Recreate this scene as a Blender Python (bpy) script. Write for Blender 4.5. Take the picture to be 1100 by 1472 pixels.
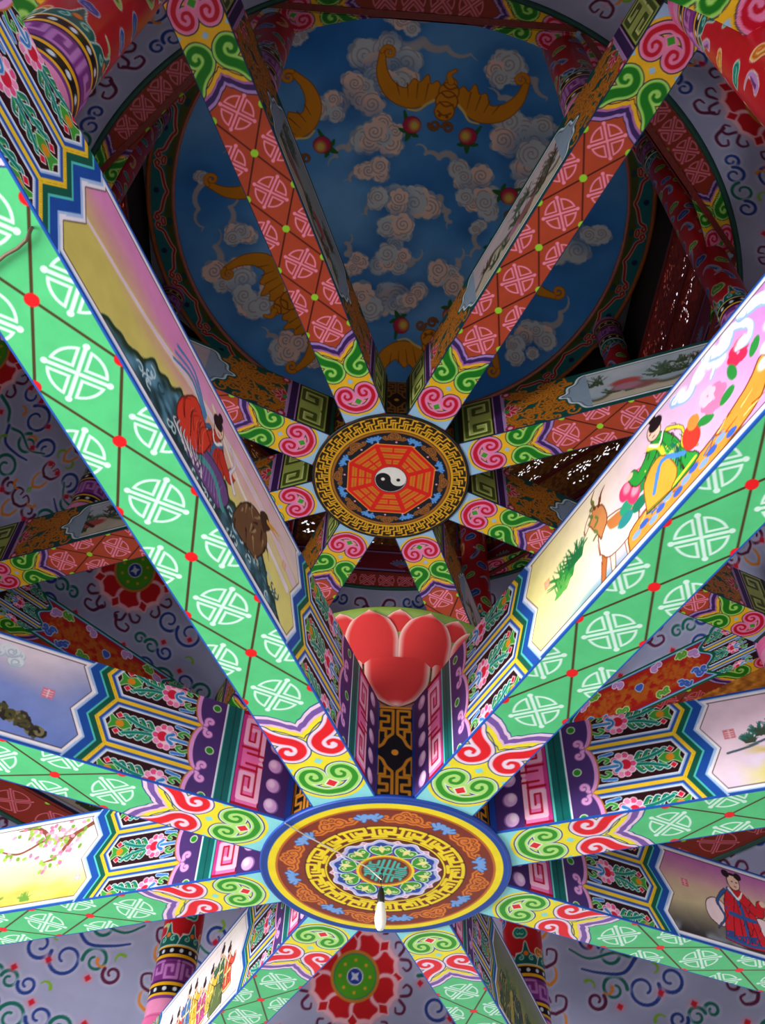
import bpy, math, random
import numpy as np
for o in list(bpy.data.objects): bpy.data.objects.remove(o)
SC = bpy.context.scene; COL = SC.collection
rad = math.radians; PI = math.pi
S = 5.0            # one drawing unit (camera to pavilion axis) = 5 m
EYE = 1.6

# ------------------------------------------------------------- camera, sky, light
el, yaw, roll = rad(50.0086), rad(-1.0005), rad(2.0728)
from mathutils import Matrix, Vector
F = Vector((math.sin(yaw)*math.cos(el), math.cos(yaw)*math.cos(el), math.sin(el)))
R0_ = Vector((math.cos(yaw), -math.sin(yaw), 0)); U0_ = R0_.cross(F)
Rv = math.cos(roll)*R0_ + math.sin(roll)*U0_; Uv = -math.sin(roll)*R0_ + math.cos(roll)*U0_
cd = bpy.data.cameras.new('camera'); co = bpy.data.objects.new('camera', cd); COL.objects.link(co)
co.matrix_world = Matrix(((Rv.x, Uv.x, -F.x, 0), (Rv.y, Uv.y, -F.y, -S), (Rv.z, Uv.z, -F.z, EYE), (0, 0, 0, 1)))
cd.sensor_fit = 'VERTICAL'; cd.sensor_height = 36.0; cd.lens = 1408.43/1472*36.0; cd.clip_end = 500
SC.camera = co
SC.view_settings.view_transform = 'Standard'; SC.view_settings.look = 'None'
SC.view_settings.gamma = 1.0; SC.view_settings.exposure = 0.0; SC.view_settings.use_curve_mapping = False
W = bpy.data.worlds.new('daylight'); SC.world = W; W.use_nodes = True
bg = W.node_tree.nodes['Background']; bg.inputs[0].default_value = (0.92, 0.95, 1.0, 1); bg.inputs[1].default_value = 1.05
def area(name, loc, target, sx, sy, power, col):
    l = bpy.data.lights.new(name, 'AREA'); l.shape = 'RECTANGLE'; l.size = sx; l.size_y = sy; l.energy = power; l.color = col
    o = bpy.data.objects.new(name, l); COL.objects.link(o); o.location = loc
    o.rotation_euler = (Vector(target)-Vector(loc)).to_track_quat('-Z', 'Y').to_euler(); return o
# daylight through the open sides of the pavilion (the left side faces the sun)
area('daylight_opening_left', (-10.5, -4.5, 1.6), (0, -0.5, 4.6), 7, 3.4, 2150, (1.0, 0.98, 0.94))
area('daylight_opening_front', (1.5, -11.5, 1.4), (0, 0, 5.5), 8, 3.0, 240, (1.0, 0.99, 0.97))

TH = 3.2761        # rotation of the octagon about the axis, degrees
H1, H2 = .5773, 1.2786
BH1, BH2 = .123, .107
W1 = .0345
RH1, RH2 = .1385, .1295
RC1, RC2 = .845, .612
OFF2 = -.006

# ------------------------------------------------------------- materials
def paint_mat(name, rough=.45, bump=.02, coat=0.0, var=.10, scale=9.0, metallic=0.0):
    m = bpy.data.materials.new(name); m.use_nodes = True; nt = m.node_tree; n = nt.nodes; L = nt.links
    b = n['Principled BSDF']; b.inputs['Roughness'].default_value = rough; b.inputs['Metallic'].default_value = metallic
    b.inputs['Specular IOR Level'].default_value = .25
    at = n.new('ShaderNodeAttribute'); at.attribute_name = 'paint'
    tc = n.new('ShaderNodeTexCoord')
    no = n.new('ShaderNodeTexNoise'); no.inputs['Scale'].default_value = scale; no.inputs['Detail'].default_value = 5
    mr = n.new('ShaderNodeMapRange'); mr.inputs['From Min'].default_value = .3; mr.inputs['From Max'].default_value = .7
    mr.inputs['To Min'].default_value = 1-var; mr.inputs['To Max'].default_value = 1+var*.4
    mx = n.new('ShaderNodeMix'); mx.data_type = 'RGBA'; mx.blend_type = 'MULTIPLY'; mx.inputs['Factor'].default_value = 1
    L.new(tc.outputs['Object'], no.inputs['Vector']); L.new(no.outputs['Fac'], mr.inputs['Value'])
    L.new(at.outputs['Color'], mx.inputs[6]); L.new(mr.outputs['Result'], mx.inputs[7]); L.new(mx.outputs[2], b.inputs['Base Color'])
    if bump:
        bp = n.new('ShaderNodeBump'); bp.inputs['Strength'].default_value = bump*5; bp.inputs['Distance'].default_value = .004
        n2 = n.new('ShaderNodeTexNoise'); n2.inputs['Scale'].default_value = 60
        L.new(tc.outputs['Object'], n2.inputs['Vector']); L.new(n2.outputs['Fac'], bp.inputs['Height']); L.new(bp.outputs['Normal'], b.inputs['Normal'])
    return m
def hx(h):
    h = h.lstrip('#'); return np.array([int(h[i:i+2], 16)/255 for i in (0, 2, 4)])
def lin(c):
    c = np.clip(np.asarray(c, float), 0, 1); return np.where(c <= .04045, c/12.92, ((c+.055)/1.055)**2.4)
def solid_mat(name, h, rough=.5, var=.15, metallic=0.0, scale=12):
    m = bpy.data.materials.new(name); m.use_nodes = True; nt = m.node_tree; n = nt.nodes; L = nt.links
    b = n['Principled BSDF']; b.inputs['Roughness'].default_value = rough; b.inputs['Metallic'].default_value = metallic
    c = lin(hx(h)); tc = n.new('ShaderNodeTexCoord'); no = n.new('ShaderNodeTexNoise'); no.inputs['Scale'].default_value = scale
    cr = n.new('ShaderNodeValToRGB'); cr.color_ramp.elements[0].position = .3; cr.color_ramp.elements[1].position = .7
    cr.color_ramp.elements[0].color = (*(c*(1-var)), 1); cr.color_ramp.elements[1].color = (*np.clip(c*(1+var*.5), 0, 1), 1)
    L.new(tc.outputs['Object'], no.inputs['Vector']); L.new(no.outputs['Fac'], cr.inputs['Fac']); L.new(cr.outputs['Color'], b.inputs['Base Color'])
    return m
M_PAINT = paint_mat('painted enamel')
M_PLASTER = paint_mat('painted plaster', rough=.8, scale=3)
M_LACQ = paint_mat('painted lacquer', rough=.3)
M_NAVY = solid_mat('navy enamel', '#0f3f9e'); M_TEALD = solid_mat('dark green enamel', '#0d4a40')
M_DARK = solid_mat('dark core and shade-toned board', '#1c120d', .7); M_GOLD = solid_mat('ochre carved wood', '#a8641c', .5, .35, 0, 30)  # near-black of upper_board puts the unlit shade below the dome into the colour
M_REDW = solid_mat('red carved wood', '#7c1d14', .5, .3, 0, 25); M_WHITE = solid_mat('white plaster', '#b9bed2', .9, .05)
M_OLIVE = solid_mat('olive enamel', '#6f7f35'); M_YEL = solid_mat('yellow enamel', '#f2d21c', .4, .06)
M_ORANGE = solid_mat('orange enamel', '#a8581c', .5, .12); M_PINK = solid_mat('salmon enamel', '#c07468', .5, .1)
M_BLACK = solid_mat('black bakelite', '#141414', .4); M_WIRE = solid_mat('brown wire sheath', '#6b5240', .6)
M_WHWIRE = solid_mat('white wire sheath', '#d8d0c8', .6); M_BULB = solid_mat('opal glass bulb', '#f6f2ea', .25, .02)
M_STONE = solid_mat('pale paving stone', '#b8b2a6', .8, .1, 0, 2)

# ------------------------------------------------------------- paint canvas
class Cv:
    def __init__(s, x0, x1, y0, y1, h, bg='#000000'):
        s.nx = max(2, int(round((x1-x0)/h))+1); s.ny = max(2, int(round((y1-y0)/h))+1)
        s.x = np.linspace(x0, x1, s.nx); s.y = np.linspace(y0, y1, s.ny); s.h = h
        s.X, s.Y = np.meshgrid(s.x, s.y); s.c = np.empty((s.ny, s.nx, 3)); s.c[:] = hx(bg)
    def win(s, a, b, c, d):
        i0, i1 = np.searchsorted(s.x, a), np.searchsorted(s.x, b, 'right'); j0, j1 = np.searchsorted(s.y, c), np.searchsorted(s.y, d, 'right')
        if i1 <= i0 or j1 <= j0: return None
        return (slice(j0, j1), slice(i0, i1))
    def put(s, sl, a, col):
        if isinstance(col, str): col = hx(col)
        a = np.clip(a, 0, 1)[..., None]; s.c[sl] = s.c[sl]*(1-a)+col*a
    def dist(s, pts, sl, w=None):
        X = s.X[sl]; Y = s.Y[sl]; D = np.full(X.shape, 1e9)
        for i in range(len(pts)-1):
            ax, ay = pts[i]; bx, by = pts[i+1]; dx, dy = bx-ax, by-ay; l2 = dx*dx+dy*dy+1e-18
            t = np.clip(((X-ax)*dx+(Y-ay)*dy)/l2, 0, 1); d = np.hypot(X-ax-t*dx, Y-ay-t*dy)
            if w is not None: d = d-(w[i]+(w[i+1]-w[i])*t)
            D = np.minimum(D, d)
        return D
    def box(s, pts, m):
        p = np.asarray(pts); return s.win(p[:, 0].min()-m, p[:, 0].max()+m, p[:, 1].min()-m, p[:, 1].max()+m)
    def stroke(s, pts, w, col, w1=None, glow=None, gw=0, ol=None, ow=0):
        """w = half width at the start, w1 at the end (taper)"""
        n = len(pts); ws = np.linspace(w, w if w1 is None else w1, n); sl = s.box(pts, max(w, w1 or 0)+gw+ow+2*s.h)
        if sl is None: return
        d = s.dist(pts, sl, ws)
        if glow: s.put(sl, (1-np.clip(d/gw, 0, 1))*.9, glow)
        if ol: s.put(sl, .5-(d-ow)/s.h, ol)
        s.put(sl, .5-d/s.h, col)
    def ramp(s, curves, bands):
        """bands = [(radius, colour)] from the outermost in"""
        allp = [p for c in curves for p in c]; sl = s.box(allp, bands[0][0]+2*s.h)
        if sl is None: return
        d = np.full(s.X[sl].shape, 1e9)
        for c in curves: d = np.minimum(d, s.dist(c, sl))
        for r, col in bands: s.put(sl, .5-(d-r)/s.h, col)
    def inside(s, pts, sl):
        X = s.X[sl]; Y = s.Y[sl]; ins = np.zeros(X.shape, bool); n = len(pts)
        for i in range(n):
            ax, ay = pts[i]; bx, by = pts[(i+1) % n]
            if ay == by: continue
            c = ((ay > Y) != (by > Y)) & (X < (bx-ax)*(Y-ay)/(by-ay)+ax); ins ^= c
        return ins
    def poly(s, pts, col, ol=None, ow=0, soft=None):
        sl = s.box(pts, ow+3*s.h+(soft or 0))
        if sl is None: return
        d = s.dist(list(pts)+[pts[0]], sl); d = np.where(s.inside(pts, sl), -d, d)
        if ol: s.put(sl, .5-(d-ow)/s.h, ol)
        s.put(sl, .5-d/(soft or s.h), col)
    def ell(s, x, y, rx, ry, col, soft=None, ang=0, alpha=1):
        m = max(rx, ry)+2*s.h+(soft or 0); sl = s.win(x-m, x+m, y-m, y+m)
        if sl is None: return
        X = s.X[sl]-x; Y = s.Y[sl]-y; c, n = math.cos(ang), math.sin(ang)
        k = np.hypot((X*c+Y*n)/rx, (-X*n+Y*c)/ry); d = (k-1)*min(rx, ry)
        s.put(sl, (.5-d/(soft or s.h)).clip(0, 1)*alpha, col)
    def rect(s, a, b, c, d, col):
        sl = s.win(a, b, c, d)
        if sl: s.c[sl] = hx(col)
    def grad(s, fn):
        s.c[:] = fn(s.X, s.Y)
def cr(P, n=6):
    P = [np.asarray(p, float) for p in P]; P = [2*P[0]-P[1]]+P+[2*P[-1]-P[-2]]; o = []
    for i in range(1, len(P)-2):
        for k in range(n):
            t = k/n; o.append(.5*((2*P[i])+(-P[i-1]+P[i+1])*t+(2*P[i-1]-5*P[i]+4*P[i+1]-P[i+2])*t*t+(-P[i-1]+3*P[i]-3*P[i+1]+P[i+2])*t**3))
    o.append(P[-2]); return [tuple(q) for q in o]
def spiral(cx, cy, r0, a0, turns, r1=0.0, n=20):
    return [(cx+(r0+(r1-r0)*t)*math.cos(a0+turns*2*PI*t), cy+(r0+(r1-r0)*t)*math.sin(a0+turns*2*PI*t)) for t in np.linspace(0, 1, n)]
def xf(pts, cx, cy, sc=1, ang=0, fl=1):
    c, n = math.cos(ang), math.sin(ang); return [(cx+sc*(x*c-y*fl*n), cy+sc*(x*n+y*fl*c)) for x, y in pts]
def noise2(X, Y, f, seed=0):
    rs = np.random.RandomState(seed); v = np.zeros_like(X)
    for k in range(14):
        a = rs.rand()*2*PI; ff = f*(.5+2.2*rs.rand()); v += np.sin((X*math.cos(a)+Y*math.sin(a))*ff+rs.rand()*6.28+1.4*np.sin(Y*ff*.6+rs.rand()*6))
    return v/14**.5
def mixc(a, b, t):
    a = hx(a) if isinstance(a, str) else a; b = hx(b) if isinstance(b, str) else b
    t = np.clip(t, 0, 1)[..., None]; return a*(1-t)+b*t

def grid_mesh(name, cv, fn, keep=None, tile=1, tilefn=None):
    V = []; ny, nx = cv.X.shape
    P = np.stack(fn(cv.X, cv.Y), -1).reshape(-1, 3).astype(np.float32)
    idx = np.arange(nx*ny).reshape(ny, nx)
    q = np.stack([idx[:-1, :-1], idx[:-1, 1:], idx[1:, 1:], idx[1:, :-1]], -1).reshape(-1, 4)
    if keep is not None:
        k = keep(cv.X, cv.Y); kk = (k[:-1, :-1] & k[:-1, 1:] & k[1:, 1:] & k[1:, :-1]).reshape(-1); q = q[kk]
    c = np.ones((nx*ny, 4), np.float32); c[:, :3] = lin(cv.c).reshape(-1, 3)
    if keep is not None:
        used = np.unique(q); remap = np.zeros(nx*ny, np.int64); remap[used] = np.arange(len(used)); q = remap[q]; P = P[used]; c = c[used]
    me = bpy.data.meshes.new(name); me.vertices.add(len(P)); me.vertices.foreach_set('co', P.reshape(-1))
    me.loops.add(q.size); me.loops.foreach_set('vertex_index', q.reshape(-1).astype(np.int32))
    me.polygons.add(len(q)); me.polygons.foreach_set('loop_start', np.arange(0, q.size, 4, dtype=np.int32))
    me.polygons.foreach_set('loop_total', np.full(len(q), 4, np.int32)); me.update(calc_edges=True)
    at = me.color_attributes.new('paint', 'FLOAT_COLOR', 'POINT'); at.data.foreach_set('color', c.reshape(-1))
    me.polygons.foreach_set('use_smooth', np.ones(len(q), bool)); return me

# ------------------------------------------------------------- object helpers
def link(name, data, mat=None, parent=None, loc=(0, 0, 0), rot=(0, 0, 0), scale=(1, 1, 1), label=None):
    o = bpy.data.objects.new(name, data); COL.objects.link(o)
    if mat and data and not data.materials: data.materials.append(mat)
    o.location = loc; o.rotation_euler = rot; o.scale = scale
    if parent: o.parent = parent
    if label: o['label'] = label
    return o
def thing(name, label, cat, loc=(0, 0, 0), rz=0, group=None):
    o = bpy.data.objects.new(name, None); COL.objects.link(o); o.location = loc; o.rotation_euler = (0, 0, rz)
    o['label'] = label; o['category'] = cat
    if group: o['group'] = group
    return o
def raw(name, verts, faces, smooth=False):
    me = bpy.data.meshes.new(name); me.from_pydata(verts, [], faces); me.update()
    if smooth: me.polygons.foreach_set('use_smooth', np.ones(len(me.polygons), bool))
    return me
def box(name, x0, x1, y0, y1, z0, z1):
    v = [(x, y, z) for x in (x0, x1) for y in (y0, y1) for z in (z0, z1)]
    return raw(name, v, [(0, 1, 3, 2), (4, 6, 7, 5), (0, 4, 5, 1), (2, 3, 7, 6), (0, 2, 6, 4), (1, 5, 7, 3)])
def boxes(name, L):
    v = []; f = []
    for x0, x1, y0, y1, z0, z1 in L:
        b = len(v); v += [(x, y, z) for x in (x0, x1) for y in (y0, y1) for z in (z0, z1)]
        f += [tuple(b+i for i in q) for q in ((0, 1, 3, 2), (4, 6, 7, 5), (0, 4, 5, 1), (2, 3, 7, 6), (0, 2, 6, 4), (1, 5, 7, 3))]
    return raw(name, v, f)
def lathe(name, prof, n=96, closed=False):
    v = []; f = []; m = len(prof)
    for i in range(n):
        a = 2*PI*i/n
        for r, z in prof: v.append((r*math.cos(a), r*math.sin(a), z))
    for i in range(n):
        j = (i+1) % n
        for k in range(m if closed else m-1):
            k2 = (k+1) % m; f.append((i*m+k, j*m+k, j*m+k2, i*m+k2))
    return raw(name, v, f, True)
def torus(name, R, r, z, n=160, m=10, sz=1):
    return lathe(name, [(R+r*math.cos(2*PI*k/m), z+r*sz*math.sin(2*PI*k/m)) for k in range(m)], n, True)
def tube(name, pts, r, m=8):
    pts = [Vector(p) for p in pts]; v = []; f = []; up = Vector((0, 0, 1))
    for i, p in enumerate(pts):
        t = (pts[min(i+1, len(pts)-1)]-pts[max(i-1, 0)]).normalized(); a = t.cross(up)
        if a.length < 1e-3: a = t.cross(Vector((1, 0, 0)))
        a.normalize(); b = t.cross(a)
        rr = r[i] if isinstance(r, (list, tuple)) else r
        for k in range(m): v.append(tuple(p+a*rr*math.cos(2*PI*k/m)+b*rr*math.sin(2*PI*k/m)))
    for i in range(len(pts)-1):
        for k in range(m): f.append((i*m+k, i*m+(k+1) % m, (i+1)*m+(k+1) % m, (i+1)*m+k))
    f.append(tuple(range(m))); f.append(tuple((len(pts)-1)*m+k for k in range(m))[::-1]); return raw(name, v, f, True)
def az2rz(az):     # azimuth from the camera side of the axis, + to the right -> z rotation of the local x axis
    return rad(az+TH)-PI/2
def Z(h): return h*S+EYE

# ------------------------------------------------------------- shared motifs (units of S)
def beam_head(cv, o, sg, T):
    """painted head of a beam underside; o = u of the beam's end, sg = +1 pattern grows with u"""
    def M(pts): return [(o+sg*x, y) for x, y in pts]
    a = min(o-sg*.002, o+sg*.157); b = max(o-sg*.002, o+sg*.157); sl = cv.win(a, b, -1, 1); U = (cv.X[sl]-o)*sg; l = np.abs(cv.Y[sl])
    brace = .1301+np.interp(l, [0, .0035, .008, .0135, .022, .0345], [0, .004, .0062, .012, .0185, .0235]); k = U-brace
    for t, col in ((0, T['ol']), (-.0014, T['s1']), (-.006, T['s2']), (-.0135, T['s3']), (-.0172, T['s4']), (-.0235, T['ol']), (-.025, T['fill'])):
        cv.put(sl, .5-(k-t)/cv.h, T and col)
    s2 = cv.win(*(sorted((o-sg*.002, o+sg*.066))+[-1, 1])); cv.put(s2, np.ones(cv.X[s2].shape), T['bg'])
    cv.poly(M([(.045, -.04), (.06, -.036), (.076, -.03), (.086, -.02), (.09, 0), (.086, .02), (.076, .03), (.06, .036), (.045, .04), (.04, 0)]), T['s4'])
    for y in (-1, 1): cv.poly(M([(.052, y*.036), (.0605, y*.026), (.068, y*.036)]), T['bg'])
    comma = [(.1265, .0375), (.119, .0330), (.1105, .0245), (.1030, .0135), (.0950, .0085), (.0855, .0105), (.0795, .0190), (.0822, .0280), (.0895, .0308), (.0955, .0265), (.0945, .0205), (.0908, .0195)]
    for y in (-1, 1):
        p = M(cr([(a, b*y) for a, b in comma])); n = len(p)
        ws = np.interp(np.linspace(0, 1, n), [0, .2, .4, .6, .75, 1], [.0058, .0054, .0046, .0037, .0028, .0014])
        sl = cv.box(p, .014); d = cv.dist(p, sl, ws)
        for r, c in ((.0050, T['ol']), (.0038, T['cw']), (.0010, T['c1']), (0, T['c2'])): cv.put(sl, .5-(d-r)/cv.h, c)
    cv.poly(M([(.0685, -.005), (.0735, 0), (.0685, .005), (.0635, 0)]), T['bg'])
    half = [(.0165, 0), (.0175, .009), (.0235, .0185), (.034, .0262), (.0465, .0262), (.0545, .0195), (.0540, .0110), (.0475, .0070), (.0400, .0085), (.0385, .0150), (.0430, .0180), (.0465, .0160)]
    cs = [M(cr([(a, b*y) for a, b in half])) for y in (-1, 1)]
    cv.ramp(cs, [(.0118, T['s4']), (.0082, T['ol']), (.0068, T['rw']), (.0057, T['r1'])])
    cv.poly(M([(.022, 0), (.027, .009), (.036, .012), (.044, 0), (.036, -.012), (.027, -.009)]), T['r1'])
    [cv.stroke(c, .0036, T['r2'], .0016) for c in cs]; cv.poly(M([(.0245, 0), (.0305, .0062), (.037, 0), (.0305, -.0062)]), T['d2'], T['rw'], .0016)
def medallion(cv, u, l, col, bgc, r=.0235):
    """round longevity medallion: four hollow quadrants round a cross with knobbed ends"""
    lo = max(-.0345, l-r*1.1)
    sl = cv.win(u-r*1.2, u+r*1.2, l-r*1.2, l+r*1.2)
    if sl is None: return
    X = (cv.X[sl]-u); Y = (cv.Y[sl]-l); A = (X+Y)/2**.5; B = (X-Y)/2**.5; q = np.hypot(X, Y)
    g = .0036; m = np.maximum(q-r*.92, np.maximum(g-np.abs(A), g-np.abs(B)))
    i = .0023; inn = np.maximum(q-(r*.92-i), np.maximum(g+i-np.abs(A), g+i-np.abs(B)))
    cv.put(sl, .5-m/cv.h, col); cv.put(sl, .5-inn/cv.h, bgc)
    bar = np.minimum(np.maximum(np.abs(A)-.0015, np.abs(B)-r), np.maximum(np.abs(B)-.0015, np.abs(A)-r))
    for a, b in ((0, 1), (0, -1), (1, 0), (-1, 0)): bar = np.minimum(bar, np.hypot(A-a*r, B-b*r)-.0026)
    cv.put(sl, .5-bar/cv.h, col)
def lattice(cv, us, ends, line, dot, med, bgc, w=W1):
    a, b = ends; st = .12 if len(us) > 1 and us[1]-us[0] > .115 else (us[1]-us[0] if len(us) > 1 else .11)
    for u in us: medallion(cv, u, 0, med, bgc)
    c = [us[0]+st*(k+.5) for k in range(len(us)-1)]
    for u in c:
        medallion(cv, u, w+.0015, med, bgc); medallion(cv, u, -w-.0015, med, bgc)
    for u in c:
        for s in (-1, 1):
            cv.stroke([(u, 0), (u-st/2, s*w)], .0011, line); cv.stroke([(u, 0), (u+st/2, s*w)], .0011, line)
    for u in c: cv.ell(u, 0, .0052, .0052, dot)
    for u in us:
        for s in (-1, 1): cv.ell(u, s*w, .0052, .0052, dot)
GREEN = dict(ol='#24418f', s1='#f3d3f0', s2='#7d57ad', s3='#f0c6ea', s4='#fbe92c', fill='#fbe92c', bg='#93e6ee', cw='#fbe3f5', c1='#f7b9dc', c2='#f01222', rw='#f4fbe8', r1='#b7eb80', r2='#2f9a22', d2='#e8202c')
RUST = dict(ol='#23203f', s1='#b18ad0', s2='#3a2366', s3='#b56fb0', s4='#f3bd23', fill='#f3bd23', bg='#9fc6ea', cw='#a6dd70', c1='#7cc93c', c2='#177a1c', rw='#f29ac4', r1='#f083b4', r2='#c8102e', d2='#3c9e2c')

# lower (green) underside
LB_END = .99
def green_under():
    cv = Cv(RH1-.004, LB_END, -W1, W1, .00072, '#58cc86')
    lattice(cv, [.3115+.1203*k for k in range(6)][:5], (0, 0), '#4a3a1e', '#f4141e', '#dffcf4', '#58cc86')
    beam_head(cv, RH1, 1, GREEN); beam_head(cv, .3115*2+.1203*4-RH1, -1, GREEN)
    e = cv.win(.3115*2+.1203*4-RH1-.001, 9, -1, 1); cv.put(e, np.ones(cv.X[e].shape), '#3f8f7a')
    for s in (-1, 1): cv.stroke([(0, s*W1), (1.1, s*W1)], .0016, '#1d55b8')
    return cv
def rust_under(r0=RH2, end=.785, us=(.2935, .4025, .5115, .6205), w=W1, base='#b8472a'):
    cv = Cv(r0-.004, end, -w, w, .001, base)
    lattice(cv, list(us), (0, 0), '#4e150e', '#9fe034', '#fb8fb4', base, w)
    beam_head(cv, r0, 1, RUST); beam_head(cv, end, -1, RUST)
    for s in (-1, 1): cv.stroke([(0, s*w), (1.1, s*w)], .0013, '#14305a')
    return cv

VB = (.0285, .0845)
def zig(v): return .337+.0155*np.abs(((v-.0285)/.028) % 2-0 if False else (1-np.abs(1-((v-.0285)/.028) % 2)))
def flowers(cv, u0, sg=1, dim=1):
    pk, pk2, rd, gn, tl, wh, org = '#f48fc0', '#fbd0e6', '#d81f3c', '#3e9a3a', '#0f7a6c', '#f2f5ee', '#d88a20'
    for vc in (.0565, .0005, .1125):
        P = lambda pts: [(u0+sg*x, vc+y) for x, y in pts]
        for y in (-1, 1):
            for k in range(4):
                x = .292+.0085*k; cv.stroke(P(cr([(x, y*.004), (x+.005, y*.012), (x+.010, y*(.010-.0*k))], 4)), .0024, tl, .0008, ol=wh, ow=.0009)
                cv.stroke(P([(x+.001, y*.005), (x+.005, y*.009)]), .0009, gn)
            cv.stroke(P(cr([(.29, y*.002), (.305, y*.004), (.322, y*.010)], 5)), .0016, tl, ol='#9fe0d4', ow=.0007)
            cv.poly(P([(.326, y*.010), (.3295, y*.0135), (.333, y*.010), (.3295, y*.0065)]), rd, wh, .0007)
            cv.stroke(P([(.255, y*.0145), (.268, y*.0165)]), .0016, '#3e7fd0', ol='#cfe4f8', ow=.0008)
            cv.stroke(P(cr([(.252, y*.009), (.258, y*.012), (.264, y*.0085), (.26, y*.006)], 4)), .0014, gn, ol='#cdeccc', ow=.0008)
        for a in range(10):
            r = .0105; x, y = .278+r*1.0*math.cos(a*PI/5), r*1.15*math.sin(a*PI/5); cv.ell(u0+sg*x, vc+y, .0042, .0042, wh); cv.ell(u0+sg*x, vc+y, .0034, .0034, pk if a % 2 else '#e8508c')
        cv.ell(u0+sg*.278, vc, .0085, .0092, pk2); cv.ell(u0+sg*.281, vc, .0055, .0062, rd)
        cv.stroke(P(cr([(.27, -.006), (.275, -.002), (.275, .002), (.27, .006)], 4)), .0018, '#3a7fc8', ol='#bfe0f6', ow=.001)
        cv.stroke(P([(.253, 0), (.272, 0)]), .0018, '#4a90d8', ol=wh, ow=.0009)
        cv.poly(P(cr([(.315, 0), (.323, .006), (.331, .004), (.341, .0105), (.337, .0), (.341, -.0105), (.331, -.004), (.323, -.006), (.315, 0)], 4)), gn, '#cfe8b8', .0009)
        cv.ell(u0+sg*.3275, vc, .0045, .0042, org)
def hexband(cv, u0, sg):
    """flower hexagons with flanking colour bands and the zigzag stripes beside a painted panel"""
    U = (cv.X-u0)*sg; V = cv.Y; z = zig(V); k = U-z
    cv.put((slice(None), slice(None)), .5-(.2385-U)/cv.h, '#2a0f18'); 
    flowers(cv, u0, sg)
    d = np.minimum(np.abs(V-VB[0]), np.abs(V-VB[1])); d = np.minimum(d, np.maximum(-k, 0)*.88); al = (k < .0) & (U > .2385)
    for r, c in ((.0085, '#eef2fa'), (.0072, '#a9c4ee'), (.0055, '#2a55a8'), (.0024, '#f2c62c')):
        cv.put((slice(None), slice(None)), (.5-(d-r)/cv.h)*al, c)
    for t, c in ((0.0, '#f2c62c'), (.002, '#0f5a48'), (.0085, '#55c8c0'), (.0108, '#1b4fa6'), (.0205, '#a8c8f0'), (.0228, '#f2eefa'), (.0275, '#20141c')):
        cv.put((slice(None), slice(None)), .5+(k-t)/cv.h, c)
def ornament_lower(fn_scene_strip=None):
    cv = Cv(RH1-.002, .3645, 0, BH1, .0008, '#4b3372')
    hexband(cv, 0, 1)
    lb = cv.win(0, .2525, -1, 1)
    U = cv.X[lb]; V = cv.Y[lb]
    # lavender balls, pink fret, teal band, purple scallops
    edge = .2385+.0125*np.sqrt(np.clip(1-(((V-VB[0]) % .056-.028)/.028)**2, 0, 1)); m = .5-(U-edge)/cv.h
    cv.put(lb, .5-(U-edge-.0016)/cv.h, '#b8702a'); cv.put(lb, m, '#e09ad6'); cv.put(lb, .5-(U-edge+.0045)/cv.h, '#4b3372')
    for vc in VB:
        for y in (-1, 1):
            cv.stroke([(.2385, vc+y*.002)]+spiral(.233, vc+y*.0075, .0055, y*-.9, y*.95, .0012, 14), .0017, '#e6a4dc', ol='#8a5aa8', ow=.0008)
    for vc in (.0565, .0005, .1125): cv.ell(.2285, vc, .0050, .0050, '#cfe8c0'); cv.ell(.2285, vc, .0038, .0038, '#2c8c2c')
    cv.rect(.1965, .2175, -1, 1, '#62c8c4'); cv.rect(.2005, .2150, -1, 1, '#0c6460'); cv.rect(.2065, .2085, -1, 1, '#084a48'); cv.rect(.1965, .1980, -1, 1, '#14101c'); cv.rect(.2162, .2175, -1, 1, '#e8e4f4')
    cv.rect(.1665, .1965, -1, 1, '#f277b4'); cv.rect(.1665, .1680, -1, 1, '#5a0c20'); cv.rect(.192, .1965, -1, 1, '#c83c8c'); cv.rect(.1665, .1965, 0, .0055, '#a80f28'); cv.rect(.1665, .1965, BH1-.0055, 1, '#a80f28')
    for y0, s in ((.012, 1), (.111, -1)):
        P = lambda pts: [(a, y0+s*b) for a, b in pts]
        cv.stroke(P([(.170, .046), (.170, 0), (.190, 0), (.190, .030), (.177, .030), (.177, .012), (.1835, .012)]), .0028, '#fbc0dc')
        cv.stroke(P([(.1735, .044), (.1735, .004), (.1865, .004), (.1865, .027), (.180, .027), (.180, .014)]), .0011, '#b80f2c')
        cv.stroke(P([(.1735, .036), (.1925, .036)]), .0016, '#b80f2c'); cv.stroke(P([(.1665, .043), (.186, .043)]), .0014, '#b80f2c')
    cv.rect(0, .1665, -1, 1, '#452a68')
    for k in range(5):
        v = .0125+.0245*k; cv.ell(.1525, v, .0082, .0088, '#8a68a4'); cv.ell(.1535, v, .0074, .0080, '#d8a8dc'); cv.ell(.155, v+.002, .0042, .005, '#f8def4', soft=.003)
    cv.rect(0, 1, 0, .0016, '#1d55b8')
    return cv
def tealscroll(cv, x0, x1, y0, y1, n, seed, c1='#c47a20', c2='#7a4210'):
    rs = random.Random(seed)
    for k in range(n):
        x, y = rs.uniform(x0, x1), rs.uniform(y0, y1); r = rs.uniform(.006, .0115); a = rs.uniform(0, 6.28); t = rs.choice((-1, 1))
        p = spiral(x, y, r, a, t*1.1, .0015, 14); tail = [(p[0][0]+math.cos(a-t*1.3)*r*1.6, p[0][1]+math.sin(a-t*1.3)*r*1.6)]
        cv.stroke(tail+p, .0019, c1, .0011, ol=c2, ow=.0006)
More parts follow.
